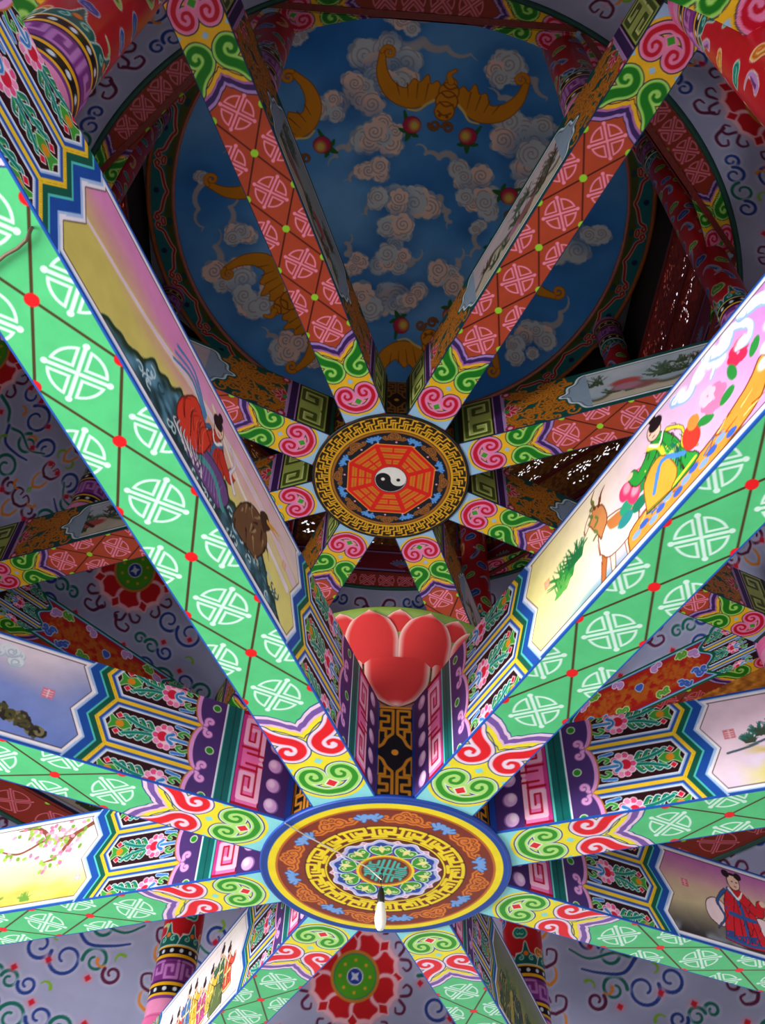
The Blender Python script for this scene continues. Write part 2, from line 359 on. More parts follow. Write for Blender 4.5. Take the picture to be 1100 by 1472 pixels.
def ornament_upper():
    cv = Cv(RH2-.002, .345, 0, BH2, .0011, '#0e4f4a')
    tealscroll(cv, .213, .318, .006, BH2-.006, 85, 4)
    o = RH2
    # framed end of the landscape cartouche
    P = cr([(.36, .008), (.335, .012), (.325, .028), (.313, .034), (.310, .048), (.298, .0535), (.310, .059), (.313, .073), (.325, .079), (.335, .095), (.36, .099)], 5)
    cv.poly(P+[(.40, .099), (.40, .008)], '#0e4f4a', '#0e4f4a', .006); cv.poly(P+[(.40, .099), (.40, .008)], '#9fb4c8', '#e4ecf2', .0028); cv.poly([(x+.0035, y) for x, y in P]+[(.42, .095), (.42, .012)], '#8fa4bc', '#2a4a58', .0012)
    cv.rect(.186, .207, -1, 1, '#b48ac4'); cv.rect(.190, .202, -1, 1, '#3a1f58'); cv.rect(.186, .1872, -1, 1, '#1a0c28')
    for y in (.0535,):
        for a, r in ((0, .020), (.6, .017), (-.6, .017), (1.15, .015), (-1.15, .015)):
            q = [(.208, y)]; cv.poly(cr([(.208, y), (.208+r*.5*math.cos(a)-.004*math.sin(a), y+r*.5*math.sin(a)+.004*math.cos(a)), (.208+r*1.2*math.cos(a), y+r*1.2*math.sin(a)), (.208+r*.5*math.cos(a)+.004*math.sin(a), y+r*.5*math.sin(a)-.004*math.cos(a)), (.208, y)], 4), '#b8203c', '#f0b8cc', .0011)
        cv.ell(.210, y, .004, .006, '#2c8c3c')
    for y in (.006, .101): cv.ell(.212, y, .008, .007, '#b8203c'); cv.ell(.212, y, .004, .0035, '#f0b8cc')
    cv.rect(0, .186, -1, 1, '#241a0c')
    cv.rect(RH2+.006, .184, .003, BH2-.003, '#a9b85c'); 
    for y0, s in ((.009, 1), (.098, -1)):
        cv.stroke([(a, y0+s*b) for a, b in [(.142, .043), (.142, .002), (.178, .002), (.178, .030), (.155, .030), (.155, .014), (.167, .014)]], .0036, '#4c5a20'); cv.stroke([(a, y0+s*b) for a, b in [(.146, .040), (.146, .006), (.174, .006), (.174, .026), (.159, .026)]], .0014, '#d4de8c')
    cv.rect(0, 1, 0, .0018, '#0e3a5a')
    return cv

# ------------------------------------------------------------- painted scenes (x 0..X along the beam, y 0..1 in height)
PX = 3.45          # panel aspect
def scene_canvas(kind, step=.0085):
    """x: hub side 0 -> outer end PX ; y 0 bottom -> 1 top"""
    cv = Cv(0, PX, 0, 1, step); X, Y = cv.X, cv.Y; n = noise2(X, Y, 3, 3); rs = random.Random(hash(kind) % 7 if isinstance(kind, int) else 3)
    rs = random.Random(kind+11)
    def cloud(x, y, r, c1='#eef4fb', c2='#8fb8e0', k=7):
        for i in range(k):
            a = rs.uniform(0, 6.28); px, py = x+math.cos(a)*r*1.5, y+math.sin(a)*r*.7; cv.ell(px, py, r*.62, r*.5, c2)
            cv.ell(px, py+.012, r*.56, r*.44, c1); cv.stroke(spiral(px, py, r*.35, a, 1.2, .02, 12), .008, c2)
    def swirl(pts, w, c, o): cv.stroke(cr(pts, 8), w, c, w*.25, ol=o, ow=.014)
    def tuft(x, y, r, c, m=12):
        for i in range(m):
            a = PI/2+rs.uniform(-1.2, 1.2); cv.stroke([(x+rs.uniform(-.5, .5)*r, y), (x+math.cos(a)*r*1.1, y+math.sin(a)*r)], .016, c, .003)
    def seal(x, y, s=.045, c='#d87a86'):
        cv.poly([(x-s, y-s), (x+s, y-s), (x+s, y+s), (x-s, y+s)], c)
        for i in (-1, 0, 1): cv.stroke([(x-s*.7, y+i*s*.5), (x+s*.7, y+i*s*.5)], .004, '#f3cdd6')
        cv.stroke([(x, y-s*.8), (x, y+s*.8)], .004, '#f3cdd6')
    def person(x, y, h, robe, trim, hair='#201418', skin='#f6cdb4', face=1, buns=0, sit=0):
        w = h*.34
        cv.poly(cr([(x-w, y), (x-w*.75, y+h*.34), (x-w*.55, y+h*.62), (x-w*.15, y+h*.76), (x+w*.35, y+h*.72), (x+w*.7, y+h*.45), (x+w*.85, y+h*.2), (x+w*1.15, y), (x, y-h*.04), (x-w, y)], 4), robe, '#3a1a1c', .009)
        for k in range(4): cv.stroke(cr([(x-w*.6+k*w*.4, y+h*.03), (x-w*.4+k*w*.3, y+h*.3), (x-w*.1+k*w*.1, y+h*.62)], 4), .006, '#3a1a1c', .002)
        cv.stroke(cr([(x+w*.1, y+h*.7), (x+w*.9*face, y+h*.5), (x+w*1.15*face, y+h*.62)], 5), h*.075, robe, h*.06, ol='#3a1a1c', ow=.008)
        cv.ell(x+w*1.25*face, y+h*.65, h*.05, h*.04, skin); cv.stroke(cr([(x-w*.3, y+h*.73), (x+w*.1, y+h*.55), (x+w*.1, y+h*.1)], 5), h*.035, trim, h*.02)
        cv.stroke([(x-w*.5, y+h*.38), (x+w*.65, y+h*.36)], h*.028, trim); cv.ell(x+w*.05, y+h*.86, h*.105, h*.125, '#3a1a1c'); cv.ell(x+w*.05, y+h*.86, h*.095, h*.115, skin)
        if buns:
            for s in (-1, 1): cv.ell(x+w*.05+s*h*.10, y+h*.96, h*.062, h*.055, hair)
            cv.stroke([(x-.02+w*.05, y+h*.97), (x+.02+w*.05, y+h*.97)], h*.02, hair)
        else:
            cv.ell(x+w*.05-face*h*.045, y+h*.92, h*.10, h*.085, hair); cv.ell(x+w*.02-face*h*.03, y+h*1.03, h*.05, h*.06, hair)
        for k in range(9):
            a = rs.uniform(-.8, .8); b = rs.uniform(.08, .6); cv.stroke(cr([(x+w*a, y+h*b), (x+w*(a+.12), y+h*(b+.06)), (x+w*(a+.05*face), y+h*(b+.13))], 3), .0045, '#3a1a1c', .001)
        for k in range(12): a = rs.uniform(-.7, .7); b = rs.uniform(.05, .55); cv.ell(x+w*a, y+h*b, h*.012, h*.012, trim)
        cv.stroke(cr([(x-w*.25, y+h*.74), (x+w*.08, y+h*.62), (x+w*.35, y+h*.73)], 4), h*.02, '#f4f0e8', h*.012); cv.stroke(cr([(x-w*.9, y+h*.03), (x, y-h*.01), (x+w*1.05, y+h*.03)], 4), h*.022, trim, h*.018)
        cv.stroke(cr([(x-w*.5*face, y+h*.7), (x-w*1.0*face, y+h*.5), (x-w*.8*face, y+h*.3), (x-w*1.25*face, y+h*.12)], 5), h*.022, trim, h*.006, ol='#3a1a1c', ow=.005)
        for s in (-.4, .4): cv.ell(x+w*.05+s*h*.09+face*h*.02, y+h*.86, h*.014, h*.009, '#301418')
        cv.stroke([(x+w*.05+face*h*.02-h*.016, y+h*.80), (x+w*.05+face*h*.02+h*.016, y+h*.80)], h*.007, '#c02838')
    def rock(pts, c, d, e): 
        cv.poly(cr(pts+[pts[0]], 4), c, d, .012)
        for k in range(26):
            i = rs.randrange(len(pts)); j = rs.randrange(len(pts)); t = rs.random(); x = pts[i][0]*(1-t)+pts[j][0]*t; y = pts[i][1]*(1-t)+pts[j][1]*t
            cv.stroke([(x, y), (x+rs.uniform(-.08, .08), y-rs.uniform(.03, .12))], .012, rs.choice((d, e)), .003)
    if kind == 1:
        cv.grad(lambda X, Y: mixc(mixc('#e6dc84', '#cfbf62', X/PX), mixc('#ecdcd4', '#e08cc0', X/2.2), (Y-.42-.05*n)*2.6))
        swirl([(0.1, .62), (.6, .74), (1.2, .78), (1.9, .72), (2.6, .58), (3.4, .50)], .06, '#e8cfe0', '#d8c878')
        swirl([(0.2, .45), (.7, .55), (1.2, .62), (1.7, .86)], .035, '#f0e4ec', '#d8ce90')
        hgt = np.interp(X, [0, .3, .55, .9, 1.3, 1.7, 2.1, 2.45, 2.7, 3.0], [0, .10, .30, .34, .40, .42, .50, .36, .14, 0])+.04*noise2(X, Y*0, 22, 5)
        f = np.clip((hgt-Y)/.02, 0, 1); cv.put((slice(None), slice(None)), f, mixc('#16383e', '#5c90a8', .5+.5*noise2(X, Y, 16, 8)+(hgt-Y)*-.9+.2)); cv.put((slice(None), slice(None)), np.exp(-((hgt-Y-.03)/.04)**2)*f, '#1e3620')
        for k in range(60):
            x = rs.uniform(.3, 2.5); y = rs.uniform(0, .28); cv.stroke(spiral(x, y, .05, rs.uniform(0, 6), .8, .01, 9), .008, '#bcd6dc' if k % 2 else '#204a58')
        rock([(.75, .22), (.62, .5), (.72, .66), (.95, .62), (1.1, .42), (1.12, .2)], '#6a4a30', '#2c1c14', '#a08860')
        cv.poly(cr([(.70, .58), (.60, .72), (.70, .80), (.80, .70), (.70, .58)], 4), '#3c281c'); 
        for y in (.82, .75): cv.stroke([(.66, .74), (.44, y)], .022, '#e0a040', .003)
        person(1.55, .14, .72, '#c83424', '#3c6c9c', face=-1)
        cv.poly(cr([(1.35, .1), (1.25, .3), (1.42, .42), (1.7, .36), (1.82, .12), (1.35, .1)], 4), '#6c4a84', '#2c1c34', .01); cv.stroke(cr([(1.3, .16), (1.5, .3), (1.75, .24)], 4), .03, '#3c9c94')
        cv.poly(cr([(1.62, .5), (1.9, .66), (2.06, .4), (1.98, .22), (1.72, .26), (1.62, .5)], 4), '#d83c28', '#5c1410', .012)
        for k in range(12): q = rs.uniform(1.66, 1.98); cv.stroke(cr([(q, rs.uniform(.28, .4)), (q+.05, .48), (q+rs.uniform(-.04, .08), .58)], 4), .007, rs.choice(('#5c1410', '#8c1c14', '#f06c50')), .002)
        for k in range(9): cv.stroke(cr([(1.62+.04*k, .12+.02*(k % 3)), (1.66+.05*k, .2), (1.72+.04*k, .24+.02*(k % 2))], 3), .012, '#e8e0e0', .003, ol='#5c5468', ow=.004)
        for k in range(10): cv.stroke(cr([(1.32+.05*k, .14), (1.38+.04*k, .24), (1.36+.05*k, .34)], 3), .007, rs.choice(('#3c2450', '#9c7cb4')), .002)
        cv.stroke(cr([(1.20, .46), (1.3, .56), (1.26, .70), (1.36, .78)], 4), .02, '#e8e0e8', .006, ol='#8c7c94', ow=.004)
        for k in range(3): cv.stroke(cr([(1.75, .62+.03*k), (2.0, .76+.05*k), (2.25, .66+.08*k)], 5), .014, '#4c84b4')
        seal(.30, .62, .035, '#d8a060')
    elif kind == 2:
        cv.grad(lambda X, Y: mixc(mixc('#fbf09a', '#f6e4d0', X/1.1), mixc('#e8c4e4', '#d48ed8', (X-1.8)/1.2), (X-.75-.5*(Y-.5))/.9+.08*n))
        f = np.clip((.14-Y)/.14, 0, 1)*np.exp(-((X-.85)/.5)**2); cv.put((slice(None), slice(None)), f, '#3c94b4')
        seal(.30, .60, .04, '#f0b060'); tuft(.52, .42, .24, '#2c8c3c', 26); tuft(.66, .5, .2, '#1c6c3c', 20); tuft(.44, .36, .16, '#5cac4c', 14)
        for a, b, c_ in (((1.02, .32), (.93, .04), '#b86a34'), ((1.10, .30), (1.06, .06), '#f0dcc8'), ((1.34, .26), (1.40, .04), '#b86a34'), ((1.26, .26), (1.24, .05), '#f0dcc8')): cv.stroke([a, b], .034, c_, .018, ol='#6c3418', ow=.008)
        cv.poly(cr([(.96, .30), (.98, .48), (1.08, .56), (1.26, .50), (1.40, .40), (1.40, .24), (1.22, .18), (1.05, .20), (.96, .30)], 5), '#f6e8dc', '#7a3c18', .012); cv.poly(cr([(1.08, .54), (1.26, .49), (1.39, .40), (1.3, .36), (1.12, .42), (1.08, .54)], 4), '#c87a40')
        cv.poly(cr([(1.00, .44), (.94, .62), (.90, .72), (.98, .80), (1.08, .74), (1.10, .56), (1.00, .44)], 4), '#d08850', '#6c3418', .011); cv.poly(cr([(.92, .70), (.84, .64), (.86, .72), (.96, .80), (.92, .70)], 3), '#f0dcc8', '#6c3418', .008); cv.ell(.95, .735, .014, .012, '#201010')
        cv.stroke(cr([(1.0, .79), (.98, .9), (1.04, .97)], 4), .016, '#6c3418', .004); cv.stroke(cr([(1.05, .77), (1.10, .86), (1.16, .90)], 4), .016, '#6c3418', .004)
        for x, y in ((.92, .5), (.96, .62), (.9, .7), (.95, .82)): cv.stroke(cr([(x, y), (x+.05, y+.03), (x+.03, y+.08)], 4), .012, '#6c7c3c')
        cv.poly(cr([(1.25, .02), (1.3, .2), (1.6, .24), (2.1, .2), (2.55, .3), (2.75, .42), (2.72, .22), (2.5, .08), (1.9, .03)], 5), '#f09a3c', '#7a3c10', .014)
        for k in range(26):
            x = rs.uniform(1.35, 2.6); cv.stroke([(x, .1+rs.uniform(0, .12)), (x+.12, .1+rs.uniform(0, .16))], .008, rs.choice(('#a85414', '#3c6cc0', '#ffcf7c')), .003)
        for k in range(12): cv.ell(1.35+.09*k, .12+.03*math.sin(k*2.1), .05, .03, '#3c64c4' if k % 2 else '#86a8ec')
        for x, y, c in ((1.33, .46, '#2c9c74'), (1.45, .36, '#1c7c5c'), (1.28, .36, '#2c8c8c'), (1.5, .5, '#2c8c4c')): cv.ell(x, y, .09, .06, c)
        for x, y in ((1.42, .5), (1.35, .6), (1.5, .6)): cv.ell(x, y, .075, .085, '#e83c6c'); cv.ell(x+.02, y+.02, .045, .05, '#fb9cb4', soft=.03)
        person(1.75, .2, .76, '#2c9c3c', '#e8d83c', face=-1)
        for k in range(16): q = rs.uniform(1.55, 2.0); cv.stroke(cr([(q, rs.uniform(.24, .4)), (q+.05, .44), (q+.02, .56)], 3), .007, rs.choice(('#145c24', '#7cd06c', '#0f4c5c')), .002)
        cv.poly(cr([(1.5, .22), (1.55, .48), (1.75, .56), (1.85, .3), (1.75, .18)], 4), '#f4a83c', '#8c4c14', .01); cv.stroke(cr([(1.6, .3), (1.75, .5), (1.95, .35)], 4), .02, '#4c8ce0')
        cv.ell(2.05, .42, .09, .12, '#d8382c'); cv.ell(2.1, .52, .06, .07, '#f08c3c')
        for x, y, r, c in ((2.32, .52, .12, '#f07cac'), (2.28, .6, .08, '#fbc4d8'), (2.62, .66, .10, '#e02c54'), (2.66, .72, .06, '#f46c84')):
            for a in range(6): cv.ell(x+math.cos(a)*r*.6, y+math.sin(a)*r*.6, r*.5, r*.45, c)
        for x, y in ((2.42, .42), (2.2, .42), (2.52, .56), (2.74, .56)): cv.ell(x, y, .08, .04, '#2c8c3c', ang=rs.uniform(0, 3))
        for P_, w_ in (([(2.02, .90), (2.15, .80), (2.3, .90), (2.42, .80), (2.36, .70)], .045), ([(2.40, .94), (2.55, .84), (2.66, .92), (2.78, .78), (2.72, .66), (2.62, .70)], .055), ([(2.78, .95), (2.95, .86), (3.0, .70), (2.9, .56), (2.96, .40), (3.08, .34)], .06), ([(3.05, .92), (3.2, .80), (3.15, .62), (3.28, .5)], .05), ([(2.86, .40), (2.80, .28), (2.9, .2)], .04)):
            cv.stroke(cr(P_, 8), w_*1.25, '#9cc0ec', w_*.3); cv.stroke(cr([(a, b+.014) for a, b in P_], 8), w_, '#f8fafe', w_*.2); cv.stroke(spiral(P_[0][0], P_[0][1]-.02, .06, 1, 1.2, .01, 14), .012, '#9cc0ec', .005)
            for k in range(5): q = P_[rs.randrange(len(P_))]; cv.ell(q[0]+rs.uniform(-.07, .07), q[1]+rs.uniform(-.06, .06), .06, .05, '#f2f6fc', soft=.03)
    elif kind == 3:
        cv.grad(lambda X, Y: mixc(mixc('#6c84cc', '#98a4d8', Y+.15*n), mixc('#d8b0a8', '#e8dcea', (Y-.4)*2), np.clip((Y-.35-.25*(1-X/1.2)+.1*n)*2, 0, 1)))
        seal(.36, .55, .055, '#d47a94')
        for k in range(130):
            t = rs.random(); x = .30+t*1.5; y = .10+.05*math.sin(t*9)+t*.42+rs.uniform(-.07, .07)*(.4+t); cv.stroke(spiral(x, y, .045, rs.uniform(0, 6), .7, .02, 7), .015, rs.choice(('#3a342c', '#4e4c2c', '#2a2824', '#7c7450')))
        for x, y in ((.9, .8), (1.1, .84), (1.35, .78), (1.6, .84), (1.9, .76), (2.2, .8)): cloud(x, y, .13, '#dce6ee', '#aebfd0')
        for k in range(8): person(2.2+.14*k, .1, .4, rs.choice(('#c8443c', '#3c7cac', '#e0b03c')), '#f0e0c0') if k % 3 == 0 else None
    elif kind == 4:
        cv.grad(lambda X, Y: mixc(mixc('#f0d8e8', '#ecc6dc', X), '#b8c8e8', np.clip((X-.2)*1.0-(Y-.3)*.9+.1*n, 0, 1)))
        f = np.clip((.30+.1*noise2(X, Y*0, 6, 2)-Y)/.1, 0, 1)*np.clip((X-.20)*4, 0, 1); cv.put((slice(None), slice(None)), f*.9, '#e4d67c')
        f = np.clip((.46+.06*noise2(X, Y*0, 9, 4)-Y)/.06, 0, 1)*np.clip((Y-.33)/.04, 0, 1)*np.clip((X-.3)*4, 0, 1)*np.clip((2.2-X)*2, 0, 1); cv.put((slice(None), slice(None)), f, '#c8b048')
        seal(.24, .60, .05); cv.stroke(cr([(.18, .40), (.4, .44), (.8, .55), (1.3, .58)], 5), .012, '#4c5c6c')
        for x, y, r in ((.40, .50, .09), (.52, .56, .12), (.66, .58, .14), (.85, .64, .14), (1.0, .68, .14), (1.2, .66, .15), (1.5, .6, .13)): tuft(x, y, r, '#2c6c64', 18); tuft(x, y-.02, r*.8, '#3c4c3c', 8)
        person(2.2, .2, .6, '#c83c54', '#f0e0a0'); person(2.7, .2, .6, '#3c8c9c', '#f0e0a0', face=-1)
    elif kind == 5:
        cv.grad(lambda X, Y: mixc('#ecd868', '#fdfaf2', (Y-.12+.12*n)*2.0)); seal(.12, .25, .03, '#e8a0a8')
        cv.put((slice(None), slice(None)), np.clip((.3-Y)/.1, 0, 1)*np.clip(.5+.8*noise2(X, Y, 9, 6), 0, 1)*.5, '#a89c30')
        br = [cr([(.0, .96), (.35, .78), (.62, .80), (.95, .66), (1.25, .74)], 6), cr([(.3, .8), (.45, .55), (.6, .5)], 5), cr([(.62, .8), (.8, .95), (1.05, .96)], 5), cr([(.5, .78), (.52, .92)], 3)]
        for b in br: cv.stroke(b, .03, '#8c4c3c', .009)
        for k in range(150):
            b = rs.choice(br); q = rs.choice(b); x, y = q[0]+rs.uniform(-.13, .13), q[1]+rs.uniform(-.12, .1); c = rs.choice(('#f0a4c0', '#f8d0de', '#e87ca4', '#9cc454', '#78a83c')); cv.ell(x, y, .03, .022, c, ang=rs.uniform(0, 3))
        for x in (1.55, 1.62, 1.75): cv.stroke(cr([(x, .4), (x-.25, .34), (x-.1, .2), (x+.2, .18)], 5), .022, '#e03430')
        person(1.95, .12, .62, '#e04438', '#f4dc8c'); tuft(1.1, .1, .13, '#4c8c3c'); tuft(.7, .08, .1, '#6c9c3c')
        person(2.6, .14, .6, '#3c8cc4', '#f4dc8c', face=-1)
    elif kind == 6:
        cv.grad(lambda X, Y: mixc(mixc('#343034', '#c8b890', (Y-.06)*2.6+.1*n), mixc('#dcb8a0', '#c46cb4', (Y-.62)*2.8), np.clip((Y-.38)*3, 0, 1)))
        f = np.clip((.22-Y)/.15, 0, 1)*np.clip(.5+noise2(X, Y, 12, 9), 0, 1); cv.put((slice(None), slice(None)), f*.8, '#8c94a0')
        seal(.32, .64, .04, '#d8506c'); x = 1.02
        for s, y in ((-1, .40), (1, .3)): cv.ell(x+s*.30-.02, y, .16, .17, '#3a2430'); cv.ell(x+s*.30-.02, y, .15, .16, '#f4d8dc')
        person(x, .10, .86, '#d8202c', '#2c5c9c', buns=1)
        for k in range(9): cv.stroke(spiral(x-.25+.05*k, .16, .05, k, .8, .01, 8), .012, '#2c4c8c')
        cv.ell(x+.55, .34, .11, .13, '#d89c2c'); cv.ell(x+.5, .16, .12, .06, '#5c9c2c'); person(2.3, .14, .72, '#2c8c7c', '#e8c83c', buns=1, face=-1)
    elif kind == 7:
        cv.grad(lambda X, Y: mixc('#f8e4ee', '#fdf6f4', Y+.2*n))
        for k, (x, c) in enumerate(((.55, '#e0503c'), (.85, '#3c6c4c'), (1.15, '#e8c03c'), (1.45, '#c84c8c'), (1.8, '#e8b82c'), (2.1, '#4c7cc0'), (2.45, '#d84c3c'), (2.8, '#e8c03c'))):
            person(x, .22+.10*math.sin(k*1.7), .56, c, '#f4e48c', face=1 if k % 2 else -1)
        rock([(.62, .1), (.7, .34), (.95, .4), (1.1, .22), (1.05, .08)], '#5c6c3c', '#2c3420', '#a0a860'); rock([(1.55, .06), (1.6, .26), (1.85, .3), (2.0, .1)], '#e8c83c', '#a87c20', '#f4e48c')
        for k in range(14): cv.stroke([(rs.uniform(.4, 3), .9), (rs.uniform(.4, 3), .9)], .002, '#e8c8d0')
    elif kind == 8:
        cv.grad(lambda X, Y: mixc(mixc('#c8a83c', '#6c7c48', Y*1.5+.2*n), '#8c8c94', (Y-.6)*2+.2*n))
        for k in range(26): x = rs.uniform(.1, 3.3); rock([(x, .1), (x+.05, .4), (x+.2, .55), (x+.3, .3), (x+.28, .08)], rs.choice(('#4c5c2c', '#7c4c44', '#2c4c3c', '#a89838')), '#1c2418', '#c8b060')
        for k in range(20): tuft(rs.uniform(.1, 3.3), rs.uniform(.2, .6), .14, rs.choice(('#2c4c2c', '#4c6c34', '#8c5c4c')))
    else:   # river landscapes of the upper beams (kinds 20+)
        a, b = {0: ('#8ea4b4', '#c0c8d4'), 1: ('#b0a8b4', '#cdbcc0'), 2: ('#9aa49a', '#8c9cac')}[kind % 3]
        cv.grad(lambda X, Y: mixc(a, b, Y+.2*n)); h2 = .34+.13*noise2(X, Y*0, 4.5, kind)
        cv.put((slice(None), slice(None)), np.clip((h2-Y)/.05, 0, 1)*.85, '#c4b8a0'); cv.put((slice(None), slice(None)), np.exp(-((Y-h2+.03)/.035)**2)*.8, '#4a4430')
        for k in range(22):
            x = rs.uniform(.1, 3.3); y = rs.uniform(.2, .66); tuft(x, y, rs.uniform(.14, .30), rs.choice(('#3c4c34', '#4c3c2c', '#4c6450')), 14)
        for k in range(5): x = rs.uniform(.5, 3); cv.ell(x, rs.uniform(.28, .5), .22, .08, rs.choice(('#b04c4c', '#8c5c5c', '#a8788c')), soft=.04)
        x = rs.uniform(1.6, 2.4); cv.stroke(cr([(x, .3), (x+.3, .55), (x+.5, .66), (x+.8, .8)], 5), .03, '#4c2c2c', .006)
        for k in range(7): cv.stroke([(x+.3+.07*k, .55+.035*k), (x+.35+.07*k, .75+.02*k)], .012, '#4c2c2c', .004)
    return cv
SU0, SU1 = .3645, .7650
def lower_scene(kind):
    """finish a scene with the zigzag ended frame, mapped to beam coordinates"""
    src = scene_canvas(kind, .0078)
    cv = Cv(SU0, SU1, 0, BH1, .00085); f = ((cv.X-SU0)/(SU1-SU0)*PX, (cv.Y-.004)/(BH1-.010))
    ix = np.clip(np.searchsorted(src.x, f[0]), 0, src.nx-1); iy = np.clip(np.searchsorted(src.y, f[1]), 0, src.ny-1)
    cv.c = src.c[iy, ix].copy(); al = (slice(None), slice(None)); k = np.minimum(cv.X-zig(cv.Y), (SU0+SU1-cv.X)-zig(cv.Y))
    e = np.minimum(np.minimum(cv.Y-.0085, BH1-.0085-cv.Y), (k-.0280)); 
    for t, c in ((.0, '#2a1a1c'), (-.0009, '#f4eef8'), (-.0042, '#b4c8ee'), (-.0058, '#1b4fa6')): cv.put(al, .5-(e-t)/cv.h, c)
    for t, c in ((.0228, '#a8c8f0'), (.0205, '#1b4fa6'), (.0108, '#55c8c0'), (.0085, '#0f5a48'), (.002, '#f2c62c')): cv.put(al, .5-(k-t)/cv.h, c)
    return cv
def upper_scene(kind):
    src = scene_canvas(20+kind, .016); a, b = .345, .57
    cv = Cv(a, b, 0, BH2, .0013); ix = np.clip(np.searchsorted(src.x, (cv.X-a)/(b-a)*PX*.6), 0, src.nx-1); iy = np.clip(np.searchsorted(src.y, cv.Y/BH2), 0, src.ny-1)
    cv.c = src.c[iy, ix].copy(); al = (slice(None), slice(None)); e = np.minimum(cv.Y-.012, BH2-.012-cv.Y)
    for t, c in ((0, '#2a4a58'), (-.0012, '#e4ecf2'), (-.0048, '#0e4f4a')): cv.put(al, .5-(e-t)/cv.h, c)
    return cv

# ------------------------------------------------------------- columns, rings, hubs: canvases
def column_canvas(circ, hgt, step, seed, top=True, base=True, ext=.0):
    cv = Cv(-circ/2, circ/2, 0, hgt, step, '#c01c24'); rs = random.Random(seed)
    def blob(x, y, s, core, mid, wh='#e8e4d8', ang=0):
        for dx in (-circ, 0, circ):
            cs = [xf(cr([(0, -.7), (a*.5, -.75), (a*.9, -.2), (a*.55, .35), (a*.12, .2), (a*.25, -.1), (a*.5, -.05)], 4), x+dx, y, s, ang) for a in (-1, 1)]
            cv.ramp(cs, [(s*.42, wh), (s*.32, mid), (s*.14, core)])
    cols = [('#1f3f9c', '#7fa4dc'), ('#0f6e62', '#5cc0a8'), ('#3c8c2c', '#a8d868'), ('#6c2c74', '#c08cc8'), ('#1f3f9c', '#4c7cc8'), ('#c8681c', '#f0b45c')]
    n = int(hgt/.030)
    for k in range(n):
        for j in range(3):
            c = cols[(k*2+j*3+seed) % 6]; x = -circ/2+circ*(j+.5*(k % 2)+.25)/3+rs.uniform(-.008, .008); y = .03*(k+.5)+rs.uniform(-.006, .006)
            if (k+j) % 3 == 0: # leaf or flame stroke
                a = rs.uniform(.6, 2.4)
                for dx in (-circ, 0, circ): cv.stroke(cr([(x+dx-.012*math.cos(a), y-.012*math.sin(a)), (x+dx+.003, y), (x+dx+.018*math.cos(a), y+.018*math.sin(a)), (x+dx+.024*math.cos(a+.6), y+.024*math.sin(a+.6))], 5), .0048, c[1], .001, ol='#e8e4d8', ow=.0012); cv.stroke([(x+dx-.008*math.cos(a), y-.008*math.sin(a)), (x+dx+.012*math.cos(a), y+.012*math.sin(a))], .002, c[0], .0008)
            else: blob(x, y, rs.uniform(.0085, .0125), c[0], c[1], ang=rs.uniform(-.5, .5))
    def collar(y0, s):
        cv.rect(-1, 1, *(sorted((y0-s*.001, y0+s*ext))), '#d8689c'); y0 += s*ext
        R = lambda a, b, c: cv.rect(-1, 1, *(sorted((y0+s*a, y0+s*b))), c)
        R(-.01, .018, '#e48cb8'); R(.014, .0185, '#7a3c8c'); R(.0185, .0235, '#f0b41c'); R(.0235, .0365, '#15131c'); R(.0365, .041, '#f0b41c'); R(.041, .046, '#4c1c58'); R(.046, .082, '#7c3484'); R(.082, .087, '#4c1c58'); R(.087, .0915, '#f0b41c'); R(.0915, .1045, '#15131c'); R(.1045, .109, '#f0b41c')
        m = max(6, int(round(circ/.018)))
        for k in range(m):
            x = -circ/2+circ*(k+.5)/m
            for yy in (.030, .098): cv.ell(x, y0+s*yy, .0036, .0036, '#dce8f4')
        m = max(3, int(round(circ/.055)))
        for k in range(m):
            x = -circ/2+circ*(k+.05)/m; u = circ/m*.9; f = lambda a, b: (x+a*u, y0+s*(.049+b*.030))
            cv.stroke([f(0, 0), f(0, 1), f(.42, 1), f(.42, .3), f(.18, .3), f(.18, .62)], .0026, '#c07cc4'); cv.stroke([f(.95, 1), f(.95, 0), f(.55, 0), f(.55, .7), f(.78, .7), f(.78, .38)], .0026, '#c07cc4')
        m = max(4, int(round(circ/.042)))
        for k in range(m+1):
            x = -circ/2+circ*k/m
            cv.poly(cr([(x-circ/m*.55, y0+s*.109), (x-circ/m*.4, y0+s*.125), (x-circ/m*.14, y0+s*.130), (x, y0+s*.150), (x+circ/m*.14, y0+s*.130), (x+circ/m*.4, y0+s*.125), (x+circ/m*.55, y0+s*.109)], 4), '#0f6058', '#cfe4dc', .0018)
            for t in (-1, 1): cv.stroke(spiral(x+t*circ/m*.22, y0+s*.120, .0058, 1.2, t*1.0, .001, 12), .0013, '#8cd0c0')
            cv.ell(x, y0+s*.128, .0045, .0045, '#e87c24'); 
    if base: collar(0, 1)
    if top: collar(hgt, -1)
    return cv
def column_mesh(name, cv, r, hgt):
    circ = 2*PI*r
    def fn(X, Y):
        b = np.where((Y < .109) | (Y > hgt-.109), .0022, 0)+np.where((Y < .018) | (Y > hgt-.018), .002, 0)
        a = X/circ*2*PI; return (r+b)*S*np.cos(a), (r+b)*S*np.sin(a), Y*S
    return grid_mesh(name, cv, fn)
